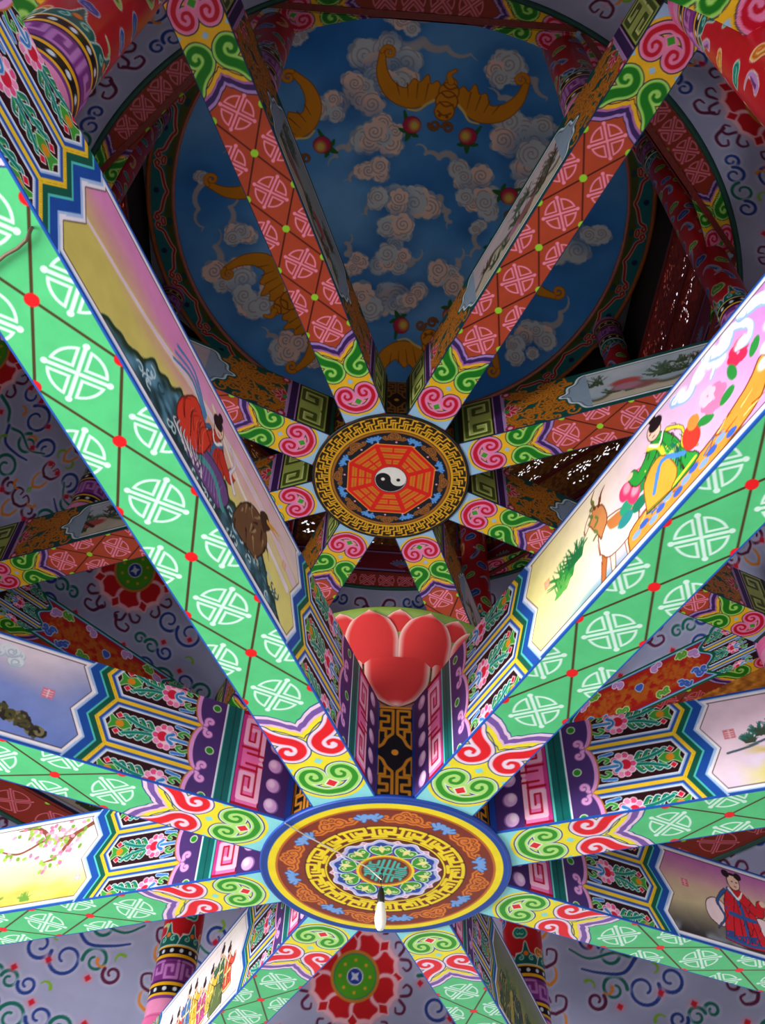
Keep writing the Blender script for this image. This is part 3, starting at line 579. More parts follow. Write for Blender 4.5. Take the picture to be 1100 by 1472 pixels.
def meander_ring(cv, r0, r1, n, col, w, kind='key'):
    rm = (r0+r1)/2
    for k in range(n):
        t0 = 2*PI*k/n; u = 2*PI/n
        P = lambda pts: [((r0+(r1-r0)*b)*math.cos(t0+u*a), (r0+(r1-r0)*b)*math.sin(t0+u*a)) for a, b in pts]
        if kind == 'key':
            cv.stroke(P([(.02, .1), (.02, .95), (.25, .95), (.5, .95), (.74, .95), (.74, .52), (.42, .52), (.42, .66)]), w, col); cv.stroke(P([(-.06, .1), (.25, .1), (.46, .1)]), w, col)
            cv.stroke(P([(.98, .95), (.9, .95)]), w, col); cv.stroke(P([(.24, .70), (.24, .32), (.6, .32), (.94, .32)]), w, col)
        else:
            cv.stroke(P([(0, .05), (0, .5), (.3, .5), (.3, .95), (.62, .95)]), w, col); cv.stroke(P([(.3, .05), (.3, .28), (.62, .28), (.62, .72), (.95, .72)]), w, col); cv.stroke(P([(.78, .5), (1, .5)]), w, col); cv.stroke(P([(.78, .05), (.78, .5)]), w, col)
def scrollring(cv, rc, n, c1, c2, hw, ph=0, fill=None):
    for k in range(n):
        t = 2*PI*(k+.5)/n+ph; cx, cy = rc*math.cos(t), rc*math.sin(t); a = t-PI/2
        L = []
        for s in (-1, 1):
            L += [xf(cr([(0, -.2), (s*.4, -.35), (s*.8, -.1), (s*.6, .3), (s*.3, .15), (s*.45, -.05)], 5), cx, cy, hw, a), xf(spiral(s*.2, .45, .22, 0, s*1.0, .04, 10), cx, cy, hw, a), xf([(s*.7, -.3), (s*1.15, -.42), (s*1.55, -.25), (s*1.3, -.05)], cx, cy, hw, a)]
        cv.ramp(L, [(hw*.25, c2), (hw*.18, c1), (hw*.04, c2)])
def dragonring(cv, rc, n, cols, hw, ph=0):
    rs = random.Random(9)
    for k in range(n):
        t = 2*PI*(k+.5)/n+ph; cx, cy = rc*math.cos(t), rc*math.sin(t); a = t-PI/2; L = []
        for s in (-1, 1): L += [xf(cr([(0, 0), (s*.4, .2), (s*.7, -.1), (s*1.1, .15)], 4), cx, cy, hw, a), xf([(s*.3, 0), (s*.5, -.42)], cx, cy, hw, a), xf([(s*.5, .1), (s*.8, .45)], cx, cy, hw, a), xf(spiral(s*.25, .3, .2, 0, s, .05, 8), cx, cy, hw, a)]
        cv.ramp(L, [(hw*.22, cols[1]), (hw*.15, cols[0])])
def lower_disc():
    R = RH1; cv = Cv(-R, R, -R, R, .0009, '#84301c'); al = (slice(None), slice(None)); Q = np.hypot(cv.X, cv.Y)
    scrollring(cv, .104, 8, '#e07c28', '#8a3412', .0175, ph=rad(22.5)); dragonring(cv, .104, 8, ('#7aa8ea', '#3c5ca8'), .0125)
    ring = lambda a, b, c: cv.put(al, .5-np.maximum(a-Q, Q-b)/cv.h, c)
    ring(.1190, .1215, '#c86a24'); ring(.1215, .131, '#f8e01c'); ring(.1300, .150, '#1746a4'); ring(.0, .0885, '#6c2416'); ring(.0872, .0893, '#3c1410')
    meander_ring(cv, .0675, .087, 16, '#f8dc1c', .0021); ring(.0645, .0668, '#f8dc1c'); ring(0, .0645, '#5a1e14'); ring(0, .0618, '#6c2416')
    for k in range(10):
        t = 2*PI*(k+.5)/10; f = lambda r, d: (r*math.cos(t+d), r*math.sin(t+d)); cv.poly([f(.030, -.16), f(.052, -.22), f(.061, 0), f(.052, .22), f(.030, .16)], '#f49cc4', '#fbe0ee', .0015); cv.poly([f(.030, -.09), f(.042, 0), f(.030, .09)], '#e02840')
    for k in range(10):
        t = 2*PI*k/10; F_ = lambda pts: xf(pts, 0, 0, 1, t-PI/2)
        heart = F_(cr([(0, .030), (.011, .036), (.0175, .046), (.0155, .0545), (.0085, .0570), (.004, .0605), (0, .062), (-.004, .0605), (-.0085, .0570), (-.0155, .0545), (-.0175, .046), (-.011, .036), (0, .030)], 4))
        cv.poly(heart, '#c4c0f4', '#f4f4ff', .0012); cv.poly([(x*.93, y*.93) for x, y in heart], '#1746a4')
        cv.poly(F_(cr([(0, .032), (.009, .037), (.0125, .044), (.008, .050), (.0, .0475), (-.008, .050), (-.0125, .044), (-.009, .037), (0, .032)], 4)), '#3c9c2c', '#e4f4d4', .0013)
        for s in (-1, 1): cv.stroke(F_(spiral(s*.0065, .0445, .0032, 0, s, .0005, 8)), .0008, '#f4f0b0')
        cv.poly(F_([(0, .052), (.004, .045), (0, .036), (-.004, .045)]), '#f8ee9c')
    ring(0, .0322, '#f8dc1c'); ring(0, .0292, '#c8701c'); ring(0, .0265, '#6c2c1c')
    c = '#48c0b4'; g = lambda pts, w=.0015: cv.stroke(pts, w, c)
    g([(0, -.023), (0, .023)]); g([(-.006, -.022), (-.006, .022)]); g([(.006, -.022), (.006, .022)]); g([(-.011, .006), (.011, .006)]); g([(-.011, -.006), (.011, -.006)])
    for s in (-1, 1):
        g([(s*.011, .019), (s*.011, .010), (s*.020, .010), (s*.020, .014)]); g([(s*.011, -.019), (s*.011, -.010), (s*.020, -.010), (s*.020, -.014)]); g([(s*.012, .002), (s*.023, .002)]); g([(s*.012, -.002), (s*.023, -.002)]); g([(s*.014, .006), (s*.0215, .006)]); g([(s*.014, -.006), (s*.0215, -.006)])
    return cv
def upper_disc():
    R = RH2; cv = Cv(-R, R, -R, R, .0009, '#141726'); al = (slice(None), slice(None)); Q = np.hypot(cv.X, cv.Y); T = np.arctan2(cv.Y, cv.X)
    ring = lambda a, b, c: cv.put(al, .5-np.maximum(a-Q, Q-b)/cv.h, c)
    ring(.101, .127, '#2a1a08'); ring(.1245, .1275, '#e0a41c'); ring(.1275, .14, '#12121c'); meander_ring(cv, .1035, .1245, 36, '#e8ac1c', .00125, 'wan'); ring(.0995, .1035, '#e0a41c'); ring(.0945, .0985, '#a86820')
    scrollring(cv, .086, 8, '#a8682c', '#3c2010', .0115, ph=rad(22.5)+PI); dragonring(cv, .084, 8, ('#5c9ce4', '#2c4c8c'), .0105, ph=0)
    for k in range(16):
        t = 2*PI*k/16; cv.ell(.0765*math.cos(t+.05), .0765*math.sin(t+.05), .0018, .0018, '#f0a8b8')
    seg = PI/4; tt = (T+PI/8) % seg-PI/8+0; tt = ((T+seg/2) % seg)-seg/2; ap = Q*np.cos(tt); tw = Q*np.sin(tt)
    oc = lambda r, c: cv.put(al, .5-(ap-r)/cv.h, c)
    oc(.0715, '#e8842c'); oc(.0695, '#e01c14'); k = np.floor((T+seg/2)/seg).astype(int) % 8
    for i, (a, b) in enumerate(((.056, .0645), (.044, .0525), (.032, .0405))):
        br = np.array([[1, 1, 1], [0, 1, 1], [1, 0, 1], [0, 0, 1], [0, 0, 0], [1, 0, 0], [0, 1, 0], [1, 1, 0]])[k, i]
        m = np.maximum(np.maximum(a-ap, ap-b), np.abs(tw)-(ap*math.tan(seg/2)-.0042)); m = np.where(br == 1, m, np.maximum(m, .0014-np.abs(tw)))
        cv.put(al, .5-m/cv.h, '#d8761c')
        cv.put(al, .5-np.maximum(m, np.abs(ap-(a+b)/2)-.0004)/cv.h, '#b44c14')
    ring(0, .0285, '#e01c14'); ring(0, .0270, '#14121a'); ring(0, .0255, '#ece8e4')
    X, Y = -cv.X, -cv.Y; r = .0255; a = np.hypot(X-r/2, Y)-r/2; b = np.hypot(X+r/2, Y)-r/2; dk = np.maximum(Q-r, Y); dk = np.minimum(dk, a); dk = np.maximum(dk, -b); cv.put(al, .5-dk/cv.h, '#14121a')
    cv.put(al, .5-np.maximum(Q-.0262, .0253-Q)/cv.h, '#ece8e4'); cv.ell(-r/2, 0, .0032, .0032, '#ece8e4'); cv.ell(r/2, 0, .0032, .0032, '#14121a')
    return cv
def ring_canvas(Rm, w, seg=PI/4):
    """45 degree piece of a rust coloured ring soffit, heads where the columns stand"""
    L = Rm*seg; cv = Cv(0, L, -w, w, .0014, '#8c2c1c'); n = 4; st = (L-.40*.785)/(n)
    k = w/.0345
    sub = Cv(0, L, -w, w, .0014, '#8c2c1c')
    us = [L/2+st*(i-(n-1)/2) for i in range(n)]
    for u in us: medallion(cv, u, 0, '#e0748c', '#8c2c1c', w*.8)
    for i in range(n-1):
        for s in (-1, 1): cv.ell((us[i]+us[i+1])/2, s*w, .0055, .0055, '#9fe034')
    t = Cv(0, .17, -W1, W1, .0012, '#8c2c1c'); beam_head(t, .002, 1, RUST)
    for s in (0, 1):
        x = cv.X if s == 0 else L-cv.X; m = x < .155; ix = np.clip(np.searchsorted(t.x, x), 0, t.nx-1); iy = np.clip(np.searchsorted(t.y, cv.Y/k), 0, t.ny-1)
        cv.c[m] = t.c[iy, ix][m]
    return cv
def cove_canvas(L, Hh, yc, seed):
    """pale blue cove: rosette in the middle, mirrored vine scrolls, buds with a pink bloom"""
    cv = Cv(-L/2, L/2, 0, Hh, .0019, '#a3a8cc'); tl, nv, pp, og, gn, rd = '#14695e', '#233f90', '#5c1c40', '#e0862c', '#7cae2c', '#c81c34'
    def st(P, c, w=.0036, w1=.0022):
        for s in (-1, 1): cv.stroke(cr([(s*x, yc+y) for x, y in P], 6), w, c, w1, glow='#c3c4e0', gw=.009)
    def sp(x, y, r, a, t, c, w=.0034):
        for s in (-1, 1): cv.stroke([(s*px, yc+py) for px, py in spiral(x, y, r, a, t, r*.15, 18)], w, c, .0018)
    def bud(x, y, a=0):
        for s in (-1, 1):
            cv.ell(s*x, yc+y, .010, .009, '#e08ca8', soft=.010, alpha=.6); cv.poly([(s*x-.006, yc+y), (s*x, yc+y+.007), (s*x+.007, yc+y+.001), (s*x, yc+y-.007)], rd)
    sx = (L/2)/.303
    def chain(x, y, r0, steps, tn=1, w=.0036):
        """linked C scrolls turning alternately; steps = (heading, radius, colour)"""
        cx, cy, r, prev = x*sx, y, r0, None; first = steps[0]
        seq = [(cx, cy, r0, first[2])]
        for h, r1, c in steps:
            cx += (r+r1)*math.cos(rad(h)); cy += (r+r1)*math.sin(rad(h)); r = r1; seq.append((cx, cy, r1, c))
        for k, (cx, cy, r, c) in enumerate(seq):
            if k == 0: a0 = math.atan2(seq[1][1]-cy, seq[1][0]-cx)
            else: a0 = math.atan2(seq[k-1][1]-cy, seq[k-1][0]-cx)
            P = [(cx+r*(1-.72*q**1.5)*math.cos(a0+tn*q*2.35*PI), cy+r*(1-.72*q**1.5)*math.sin(a0+tn*q*2.35*PI)) for q in np.linspace(0, 1, 26)]
            for g in (-1, 1): cv.stroke([(g*px, yc+py) for px, py in P], w, c, w*.65, glow='#b9bbdc', gw=.0075)
            tn = -tn
    def leafs(P, c, w=.0036):
        for g in (-1, 1): cv.stroke(cr([(g*x*sx, yc+y) for x, y in P], 6), w, c, w*.5, glow='#b9bbdc', gw=.0075)
    chain(.132, .064, .025, ((-14, .031, nv), (-48, .022, tl), (38, .022, nv)), 1, .0034)
    chain(.126, -.056, .024, ((-8, .030, nv), (12, .024, tl), (-22, .017, pp)), -1, .0034)
    chain(.088, .124, .014, ((8, .018, nv), (-6, .021, tl), (4, .017, nv)), -1, .0032)
    chain(.086, -.122, .013, ((-8, .016, tl), (2, .016, nv)), 1, .0032)
    chain(.020, -.178, .020, ((-8, .026, tl), (14, .025, nv), (-12, .024, tl), (16, .022, nv), (-10, .020, tl)), 1, .0034)
    chain(.060, -.232, .016, ((6, .018, og), (-6, .020, nv), (8, .018, tl), (-4, .018, pp)), -1, .0032)
    leafs([(.100, .004), (.135, .008), (.165, -.006), (.195, .010), (.235, .008), (.262, .030)], tl); leafs([(.165, -.006), (.19, -.028), (.225, -.020), (.25, -.008)], nv)
    for y0 in (.085, .0, -.085):
        leafs([(.302, y0-.028), (.292, y0-.018), (.290, y0), (.298, y0+.010)], og, .0030); leafs([(.303, y0+.004), (.288, y0+.012), (.284, y0+.030), (.296, y0+.036), (.299, y0+.026)], pp, .0030)
    for P in ([(.018, .108), (.030, .128), (.050, .128), (.054, .116), (.044, .112)], [(.018, -.106), (.030, -.126), (.050, -.126), (.054, -.114), (.044, -.110)]): leafs([(x/sx, y) for x, y in P], pp)
    for x, y, a in ((.15, .03, 0), (.22, .02, 1), (.185, -.03, 2), (.28, -.05, 3), (.175, .09, 1), (.29, .06, 2), (.20, -.12, 0), (.31, -.04, 1), (.13, .08, 2)):
        for s in (-1, 1): cv.stroke([(s*px, yc+py) for px, py in spiral(x, y, .011, a, .42, .009, 8)], .0032, og if (a+int(x*100)) % 2 else gn, .0012)
    for x, y in ((.155, .075), (.215, .065), (.235, .015), (.185, -.075), (.265, -.085), (.06, -.155), (.12, -.205), (.19, -.15), (.24, -.205), (.29, -.16), (.255, .105), (.115, .065), (.29, .03), (.135, -.105), (.31, .10), (.13, -.01)): bud(x, y)
    for k in range(8):
        t = PI/8+k*PI/4
        for s in (-1, 1): cv.stroke(xf(cr([(s*.004, .098), (s*.012, .112), (s*.024, .112), (s*.028, .101), (s*.020, .096)], 4), 0, yc, 1, t-PI/2), .0030, pp, .0018)
    cv.ell(0, yc, .094, .094, '#e6a0b4', soft=.016, alpha=.6)
    for k in range(8):
        t = k*PI/4+PI/8; F_ = lambda pts: xf(pts, 0, yc, 1, t-PI/2)
        cv.poly(F_(cr([(0, .094), (.010, .088), (.026, .084), (.034, .068), (.026, .045), (0, .04), (-.026, .045), (-.034, .068), (-.026, .084), (-.010, .088), (0, .094)], 4)), '#f0b4c4', soft=.004)
        cv.poly(F_(cr([(0, .084), (.009, .079), (.020, .075), (.026, .064), (.018, .048), (0, .045), (-.018, .048), (-.026, .064), (-.020, .075), (-.009, .079), (0, .084)], 4)), '#c4141e', soft=.003)
        t2 = k*PI/4; cv.poly(xf([(0, .094), (.009, .082), (0, .070), (-.009, .082)], 0, yc, 1, t2-PI/2), '#c4141e', '#f0b4c4', .003)
    for r, c in ((.049, '#c07a28'), (.043, '#1c7a68'), (.041, '#4c9c1c'), (.0165, '#e8d8ec'), (.0145, '#1c3c9c')): cv.ell(0, yc, r, r, c)
    for k in range(8): cv.ell(.030*math.cos(k*PI/4), yc+.030*math.sin(k*PI/4), .0032, .0032, '#d0a030')
    cv.poly([(.0115*math.cos(a)*(1 if i % 2 == 0 else .45), yc+.0115*math.sin(a)*(1 if i % 2 == 0 else .45)) for i, a in enumerate(np.arange(8)*PI/4+PI/4)], '#c8cce8')
    return cv
def prof_fn(prof, Rref):
    p = np.array(prof); d = np.r_[0, np.cumsum(np.hypot(*np.diff(p, axis=0).T))]
    def fn(X, Y):
        r = np.interp(Y, d, p[:, 0]); z = np.interp(Y, d, p[:, 1]); a = X/Rref; return r*S*np.sin(a), r*S*np.cos(a), z*S
    return fn, d[-1]

# ------------------------------------------------------------- dome painting
def dome_canvas():
    R = .55; cv = Cv(-R, R, -R, R, .0019); X, Y = cv.X, cv.Y; n = noise2(X, Y, 9, 2)
    cv.grad(lambda X, Y: mixc('#74b8fb', '#2f82de', .45+.35*n)); rs = random.Random(5)
    def cloud(x, y, r, n=6, tail=None, pk=.5):
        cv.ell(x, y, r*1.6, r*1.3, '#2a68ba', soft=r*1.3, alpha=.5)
        r *= 1.13; L = [(x+rs.uniform(-1, 1)*r, y+rs.uniform(-.6, .6)*r, r*rs.uniform(.45, .74)) for _ in range(n)]
        if tail:
            tp = cr([(x, y)]+list(tail), 9); tp = [(a+.006*math.sin(k*.9), b+.006*math.cos(k*.9)) for k, (a, b) in enumerate(tp)]; cv.stroke(tp, r*.36, '#9cb2d6', .001); cv.stroke(tp, r*.27, '#c0bec8', .0006)
        for a, b, q in L:
            for k in range(9): t = k*2*PI/9+rs.random(); cv.ell(a+q*.75*math.cos(t), b+q*.75*math.sin(t), q*.38, q*.38, '#9cb2d6')
        for a, b, q in L:
            c = '#ffe0d8' if rs.random() < pk else '#d4e0ec'
            for k in range(9): t = k*2*PI/9+rs.random(); cv.ell(a+q*.68*math.cos(t), b+q*.68*math.sin(t), q*.33, q*.33, c)
            cv.ell(a, b, q*.8, q*.8, c); cv.stroke(spiral(a, b, q*.62, rs.uniform(0, 6), rs.choice((-1, 1))*1.7, q*.08, 22), .0016, '#b8aeb8'); cv.stroke(spiral(a, b, q*.85, rs.uniform(0, 6), rs.choice((-1, 1))*.35, q*.8, 8), .0014, '#b8aeb8')
    T = lambda *p: p
    for x, y, r, n, t in ((-.04, -.371, .045, 7, ((.03, -.40), (.10, -.385), (.17, -.37))), (-.032, -.315, .04, 6, None), (-.11, -.285, .042, 7, ((-.15, -.24), (-.19, -.23))), (-.165, -.25, .035, 5, None),
        (-.047, -.182, .045, 8, ((-.10, -.16), (-.15, -.145), (-.175, -.11))), (-.075, -.10, .03, 5, ((-.11, -.085), (-.14, -.06))), (.03, -.02, .045, 8, ((.09, -.02), (.12, .02), (.125, .05))), (-.03, -.01, .032, 5, ((-.07, .0), (-.10, .03))),
        (-.018, .075, .042, 6, None), (-.024, .140, .035, 5, ((.03, .15), (.06, .12))), (-.12, .15, .03, 5, ((-.135, .11), (-.125, .08))), (.16, -.09, .035, 6, ((.12, -.13), (.07, -.135), (.04, -.16))), (.195, -.02, .034, 6, None), (.185, .05, .022, 4, ((.20, .10), (.17, .13))),
        (.113, .187, .038, 6, ((.15, .15), (.165, .11))), (-.03, .25, .042, 8, None), (-.115, .25, .046, 8, None), (.03, .235, .03, 4, None), (.234, -.35, .038, 6, ((.29, -.33), (.33, -.28))), (.29, -.20, .045, 7, ((.25, -.27), (.20, -.30))), (.32, -.14, .046, 7, ((.36, -.20), (.37, -.26))), (.30, -.06, .032, 5, None),
        (-.43, .165, .04, 7, ((-.46, .10), (-.45, .04))), (-.38, .24, .042, 7, None), (-.40, .06, .03, 5, ((-.42, .0), (-.40, -.05))), (-.285, .368, .036, 6, ((-.33, .34), (-.36, .31))), (-.20, .40, .03, 5, ((-.15, .43), (-.12, .44))), (.40, .08, .045, 7, ((.44, .02), (.45, -.04))), (.47, .03, .03, 5, None), (.367, .307, .035, 6, ((.42, .26), (.44, .20))), (.33, .36, .03, 5, None),
        (-.24, -.42, .02, 4, ((-.20, -.44), (-.17, -.45))), (.0, -.45, .03, 5, ((.06, -.46), (.12, -.45))), (-.34, -.24, .03, 5, ((-.38, -.2), (-.42, -.15))), (.18, .43, .03, 5, ((.12, .46), (.05, .47))), (.42, -.28, .03, 5, None), (-.48, -.10, .02, 4, ((-.50, -.02), (-.49, .04)))):
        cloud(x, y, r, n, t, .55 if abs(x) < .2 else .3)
    def bat(cx, cy, hdx, hdy, sc=1.0):
        h = math.hypot(hdx, hdy); hdx /= h; hdy /= h; nx, ny = -hdy, hdx
        P = lambda pts: [(cx+sc*(a*nx+b*hdx), cy+sc*(a*ny+b*hdy)) for a, b in pts]
        o, d, y = '#ee9a22', '#9a5216', '#fbdc80'
        for s in (-1, 1):
            W_ = cr([(s*.172, -.10), (s*.170, -.045), (s*.140, .002), (s*.090, .020), (s*.048, .006), (s*.020, -.03), (s*.03, -.055), (s*.045, -.045), (s*.055, -.066), (s*.07, -.044), (s*.085, -.050), (s*.10, -.025), (s*.13, -.035), (s*.152, -.065), (s*.160, -.10)], 4)
            cv.poly(P(W_), o, d, .002); cv.stroke(P(cr([(s*.028, -.01), (s*.045, .004), (s*.062, .022), (s*.085, .024)], 4)), .0035, y, .002)
            cv.stroke(P(spiral(s*.152, -.100, .016, 0 if s > 0 else PI, -s*1.2, .003, 14)), .0042, o, .003, ol=d, ow=.0012)
            for k in range(4): cv.stroke(P([(s*(.05+.024*k), -.045+.004*k), (s*(.05+.020*k), -.005)]), .0015, d, .0005)
            for a, b in ((.092, .030), (.050, .085), (.075, .10), (.095, .075)): cv.stroke(P(cr([(s*.07, .062), (s*(a+.07)/2, (b+.062)/2+.008), (s*a, b)], 4)), .010, '#2c6c34', .003)
            q = P([(s*.068, .060)])[0]; cv.ell(q[0], q[1], .022*sc, .022*sc, '#7c1c34'); cv.ell(q[0], q[1], .0205*sc, .0205*sc, '#c83058'); cv.ell(q[0]-.006*nx*s, q[1]-.006*ny*s, .012*sc, .013*sc, '#ead060', soft=.012)
        for b, r in ((-.055, .014), (-.035, .022), (-.012, .024), (.012, .022)): q = P([(0, b)])[0]; cv.ell(q[0], q[1], r*1.12, r*1.12, d); cv.ell(q[0], q[1], r, r, o)
        for b in (-.05, -.03, -.008, .014): cv.stroke(P(cr([(-.016, b), (0, b+.008), (.016, b)], 4)), .0018, d)
        for s in (-1, 1): cv.stroke(P(spiral(s*.016, .05, .014, 0, s*1.3, .004, 14)), .003, '#9c5c2c', .002, ol='#5c3018', ow=.0008); q = P([(s*.009, .024)])[0]; cv.ell(q[0], q[1], .004, .004, d)
        cv.stroke(P(cr([(0, -.06), (.008, -.075), (-.004, -.088)], 4)), .007, o, .003, ol=d, ow=.0015)
    bat(.10, -.255, -.02, .12); bat(-.276, .235, .865, -.5); bat(-.282, -.145, .766, .643); bat(.324, .029, -.998, -.07); bat(.09, .36, -.242, -.97)
    return cv
def domerim_canvas(R0, R1):
    seg = rad(15); Rm = (R0+R1)/2; L = Rm*seg; w = R1-R0; cv = Cv(0, L, 0, w, .0015, '#1e6c70'); al = (slice(None), slice(None)); X, Y = cv.X/L, cv.Y/w
    cv.c[Y < .42] = hx('#4c5c24')
    P = lambda pts: [(a*L, b*w) for a, b in pts]
    cv.poly(P([(0, .40)]+[(t, .48-.22*math.sin(t*PI)**.8) for t in np.linspace(.1, .9, 12)]+[(1, .40), (1, .95), (0, .95)]), '#247a84')
    lob = cr([(.12, .72), (.17, .52), (.30, .42), (.42, .33), (.5, .24), (.58, .33), (.70, .42), (.83, .52), (.88, .72)], 6)
    for c, ww in (('#e8a890', .0050), ('#b02c34', .0026)):
        cv.stroke(P(lob), ww, c)
        for s in (0, 1):
            cv.stroke([((s+(1-2*s)*a)*L, b*w) for a, b in [(.12, .72), (.06, .80), (.02, .72), (.05, .62), (.09, .66)]], ww*.8, c); cv.stroke([((s+(1-2*s)*a)*L, b*w) for a, b in [(0, .55), (.06, .50), (.05, .42), (.0, .40)]], ww*.7, c)
    cv.ell(.5*L, .68*w, .007, .007, '#12305c'); cv.ell(0, .22*w, .010, .006, '#1c4c54'); cv.ell(L, .22*w, .010, .006, '#1c4c54')
    for a, b, c in ((.94, 1.1, '#c8701c'), (.0, .10, '#c8701c'), (-.1, .03, '#e08c84')): cv.rect(-1, 9, a*w, b*w, c)
    return cv
def tile_canvas(cv, n, drop=True):
    o = Cv.__new__(Cv); L = cv.x[-1]-cv.x[0]; o.h = cv.h; c = [cv.c[:, :-1]]*n+[cv.c[:, :1]]; o.c = np.concatenate(c, 1)
    o.x = np.concatenate([cv.x[:-1]-cv.x[0]+L*k for k in range(n)]+[[L*n]]); o.y = cv.y; o.X, o.Y = np.meshgrid(o.x, o.y); o.nx = len(o.x); o.ny = len(o.y); return o

# ------------------------------------------------------------- the setting
link('floor', box('floor', -9, 9, -9, 9, -.2, 0), M_STONE)['kind'] = 'structure'
Rdome = .548
cv = dome_canvas()
dome = link('ceiling', lathe('ceiling', [(.001, 2.43*S), (.3*S, 2.405*S), (.60*S, 2.32*S), (.68*S, 2.30*S), (.68*S, 2.45*S), (.001, 2.5*S)], 64), M_WHITE, loc=(0, 0, EYE)); dome['kind'] = 'structure'
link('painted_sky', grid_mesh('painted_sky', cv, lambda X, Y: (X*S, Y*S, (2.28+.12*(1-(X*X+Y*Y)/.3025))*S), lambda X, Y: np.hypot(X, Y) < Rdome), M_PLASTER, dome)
rim = thing('dome_rim', 'round painted moulding with teal scroll lobes framing the blue sky ceiling', 'moulding', (0, 0, Z(2.272)))
c1 = tile_canvas(domerim_canvas(.549, .608), 24); 
c1.x = c1.x; ang = 2*PI/(c1.x[-1])
a0 = rad(-67.1-7.5)-PI/2
link('scroll_band', grid_mesh('scroll_band', c1, lambda X, Y: ((.549+Y)*S*np.cos(a0+X*ang), (.549+Y)*S*np.sin(a0+X*ang), 0*X)), M_PAINT, rim)
link('inner_bead', torus('inner_bead', .549*S, .022, .0), M_PINK, rim); link('outer_bead', torus('outer_bead', .609*S, .03, 0), M_ORANGE, rim)
link('backing', lathe('backing', [(.547*S, .01), (.547*S, .12), (.612*S, .12), (.612*S, .01)], 128, True), M_ORANGE, rim)

def cove(name, prof, Rref, yc, seed, n=1):
    fn, L = prof_fn(prof, Rref); cv = cove_canvas(2*PI*Rref/8, L, yc if yc > 0 else L+yc, seed); p = [(r*S+.03, z*S+.03) for r, z in prof]
    o = link('ceiling', lathe('ceiling', p+[(p[-1][0]+.2, p[-1][1]+.2), (p[0][0]+.3, p[0][1])], 96), M_WHITE, loc=(0, 0, EYE)); o['kind'] = 'structure'
    me = grid_mesh('painted_cove', cv, fn)
    for k in range(8): link('painted_cove', me, M_PLASTER, o, rot=(0, 0, rad(45*k+TH)+PI))
cove('a', [(.872, 1.33), (.862, 1.40), (.835, 1.48), (.772, 1.577), (.71, 1.65), (.655, 1.692)], .772, .205+.07, 1)
cove('b', [(1.13, .66), (1.10, .73), (1.05, .81), (.978, .908), (.93, .985), (.915, 1.012)], .978, .29, 2)
def soffit(label, R0, R1, H, th=.03):
    Rm = (R0+R1)/2; cv = tile_canvas(ring_canvas(Rm, (R1-R0)/2), 8); ang = 2*PI/cv.x[-1]; a0 = rad(22.5+TH)-PI/2
    t = thing('painted_ring', label, 'ring', (0, 0, Z(H)))
    link('soffit', grid_mesh('soffit', cv, lambda X, Y: ((Rm+Y)*S*np.cos(a0+X*ang), (Rm+Y)*S*np.sin(a0+X*ang), 0*X)), M_PAINT, t)
    link('core', lathe('core', [(R0*S, .004), (R1*S, .004), (R1*S, .045), (R0*S, .045)], 160, True), M_REDW, t); link('edge_moulding', torus('edge_moulding', R1*S, .028, 0), M_TEALD, t)
soffit('upper rust and pink ring beam, dark green edged, circling the opening below the sky dome', .604, .657, 1.69)
soffit('lower rust ring beam with dark green edge, just above the ends of the green beams', .82, .912, 1.004)

# ------------------------------------------------------------- hubs
def face_canvas(w, h, gold='#c07c20', dark='#15161e'):
    cv = Cv(-w, w, 0, h, .0008, dark); 
    for a in ((-w, -w+.0028, 0, h), (w-.0028, w, 0, h), (-w, w, 0, .0028), (-w, w, h-.0028, h)): cv.rect(*a, gold)
    m = h/2; q = w/.021
    for s in (-1, 1):
        for t in (-1, 1):
            P = lambda pts: [(t*x*q, m+s*y*h/.123) for x, y in pts]
            cv.stroke(P([(.0025, .026), (.0025, .056), (.0155, .056), (.0155, .048), (.0075, .048), (.0075, .040), (.0155, .040), (.0155, .031), (.0025, .031)]), .0017, gold)
            cv.stroke(P(cr([(.018, .006), (.013, .010), (.009, .018), (.003, .024)], 4)), .0018, gold); cv.stroke(P([(.018, .006), (.018, .028), (.010, .028), (.010, .020)]), .0015, gold)
    cv.ell(0, m, .0038, .0038, '#d88c2c'); return cv
def hub(name, label, cat, H, R, bh, cvd, cvf, rimcol, rz, off=0, fw=.0215):
    t = thing(name, label, cat, (off*S, 0, Z(H)), 0); ap = R*.925
    v = []; n = 8; Ro = ap/math.cos(PI/8)
    for z in (.01, bh*S): v += [(Ro*S*math.cos(rad(22.5+45*k+TH)), Ro*S*math.sin(rad(22.5+45*k+TH)), z) for k in range(8)]
    link('core', raw('core', v, [tuple(range(8))[::-1], tuple(range(8, 16))]+[(k, (k+1) % 8, (k+1) % 8+8, k+8) for k in range(8)]), M_DARK, t)
    me = grid_mesh('fretwork_face', cvf, lambda X, Y: (X*S, 0*X+(ap+.0008)*S, Y*S+.0))
    for k in range(8): link('fretwork_face', me, M_LACQ, t, rot=(0, 0, rad(45*k+TH)+PI))
    link('medallion', grid_mesh('medallion', cvd, lambda X, Y: (X*S, Y*S, 0*X-.012), lambda X, Y: np.hypot(X, Y) < R-.0004), M_PAINT, t, rot=(0, 0, rz))
    link('rim', lathe('rim', [((R-.0012)*S, -.0135), ((R+.0006)*S, -.012), ((R+.0006)*S, .012), ((R-.012)*S, .012), ((R-.012)*S, -.008)], 160, True), rimcol, t); return t
hub('hub', 'hub of the green beams with blue-rimmed disc and ten-petalled flower underneath', 'hub', H1, RH1, BH1, lower_disc(), face_canvas(.0215, BH1), M_NAVY, rad(TH)+rad(9))
hub('hub', 'hub of the rust beams with gold fret disc, red trigrams and black-and-white taiji', 'hub', H2, RH2, BH2, upper_disc(), face_canvas(.019, BH2, '#8c5a24', '#2c1a10'), M_BLACK, rad(TH), OFF2)
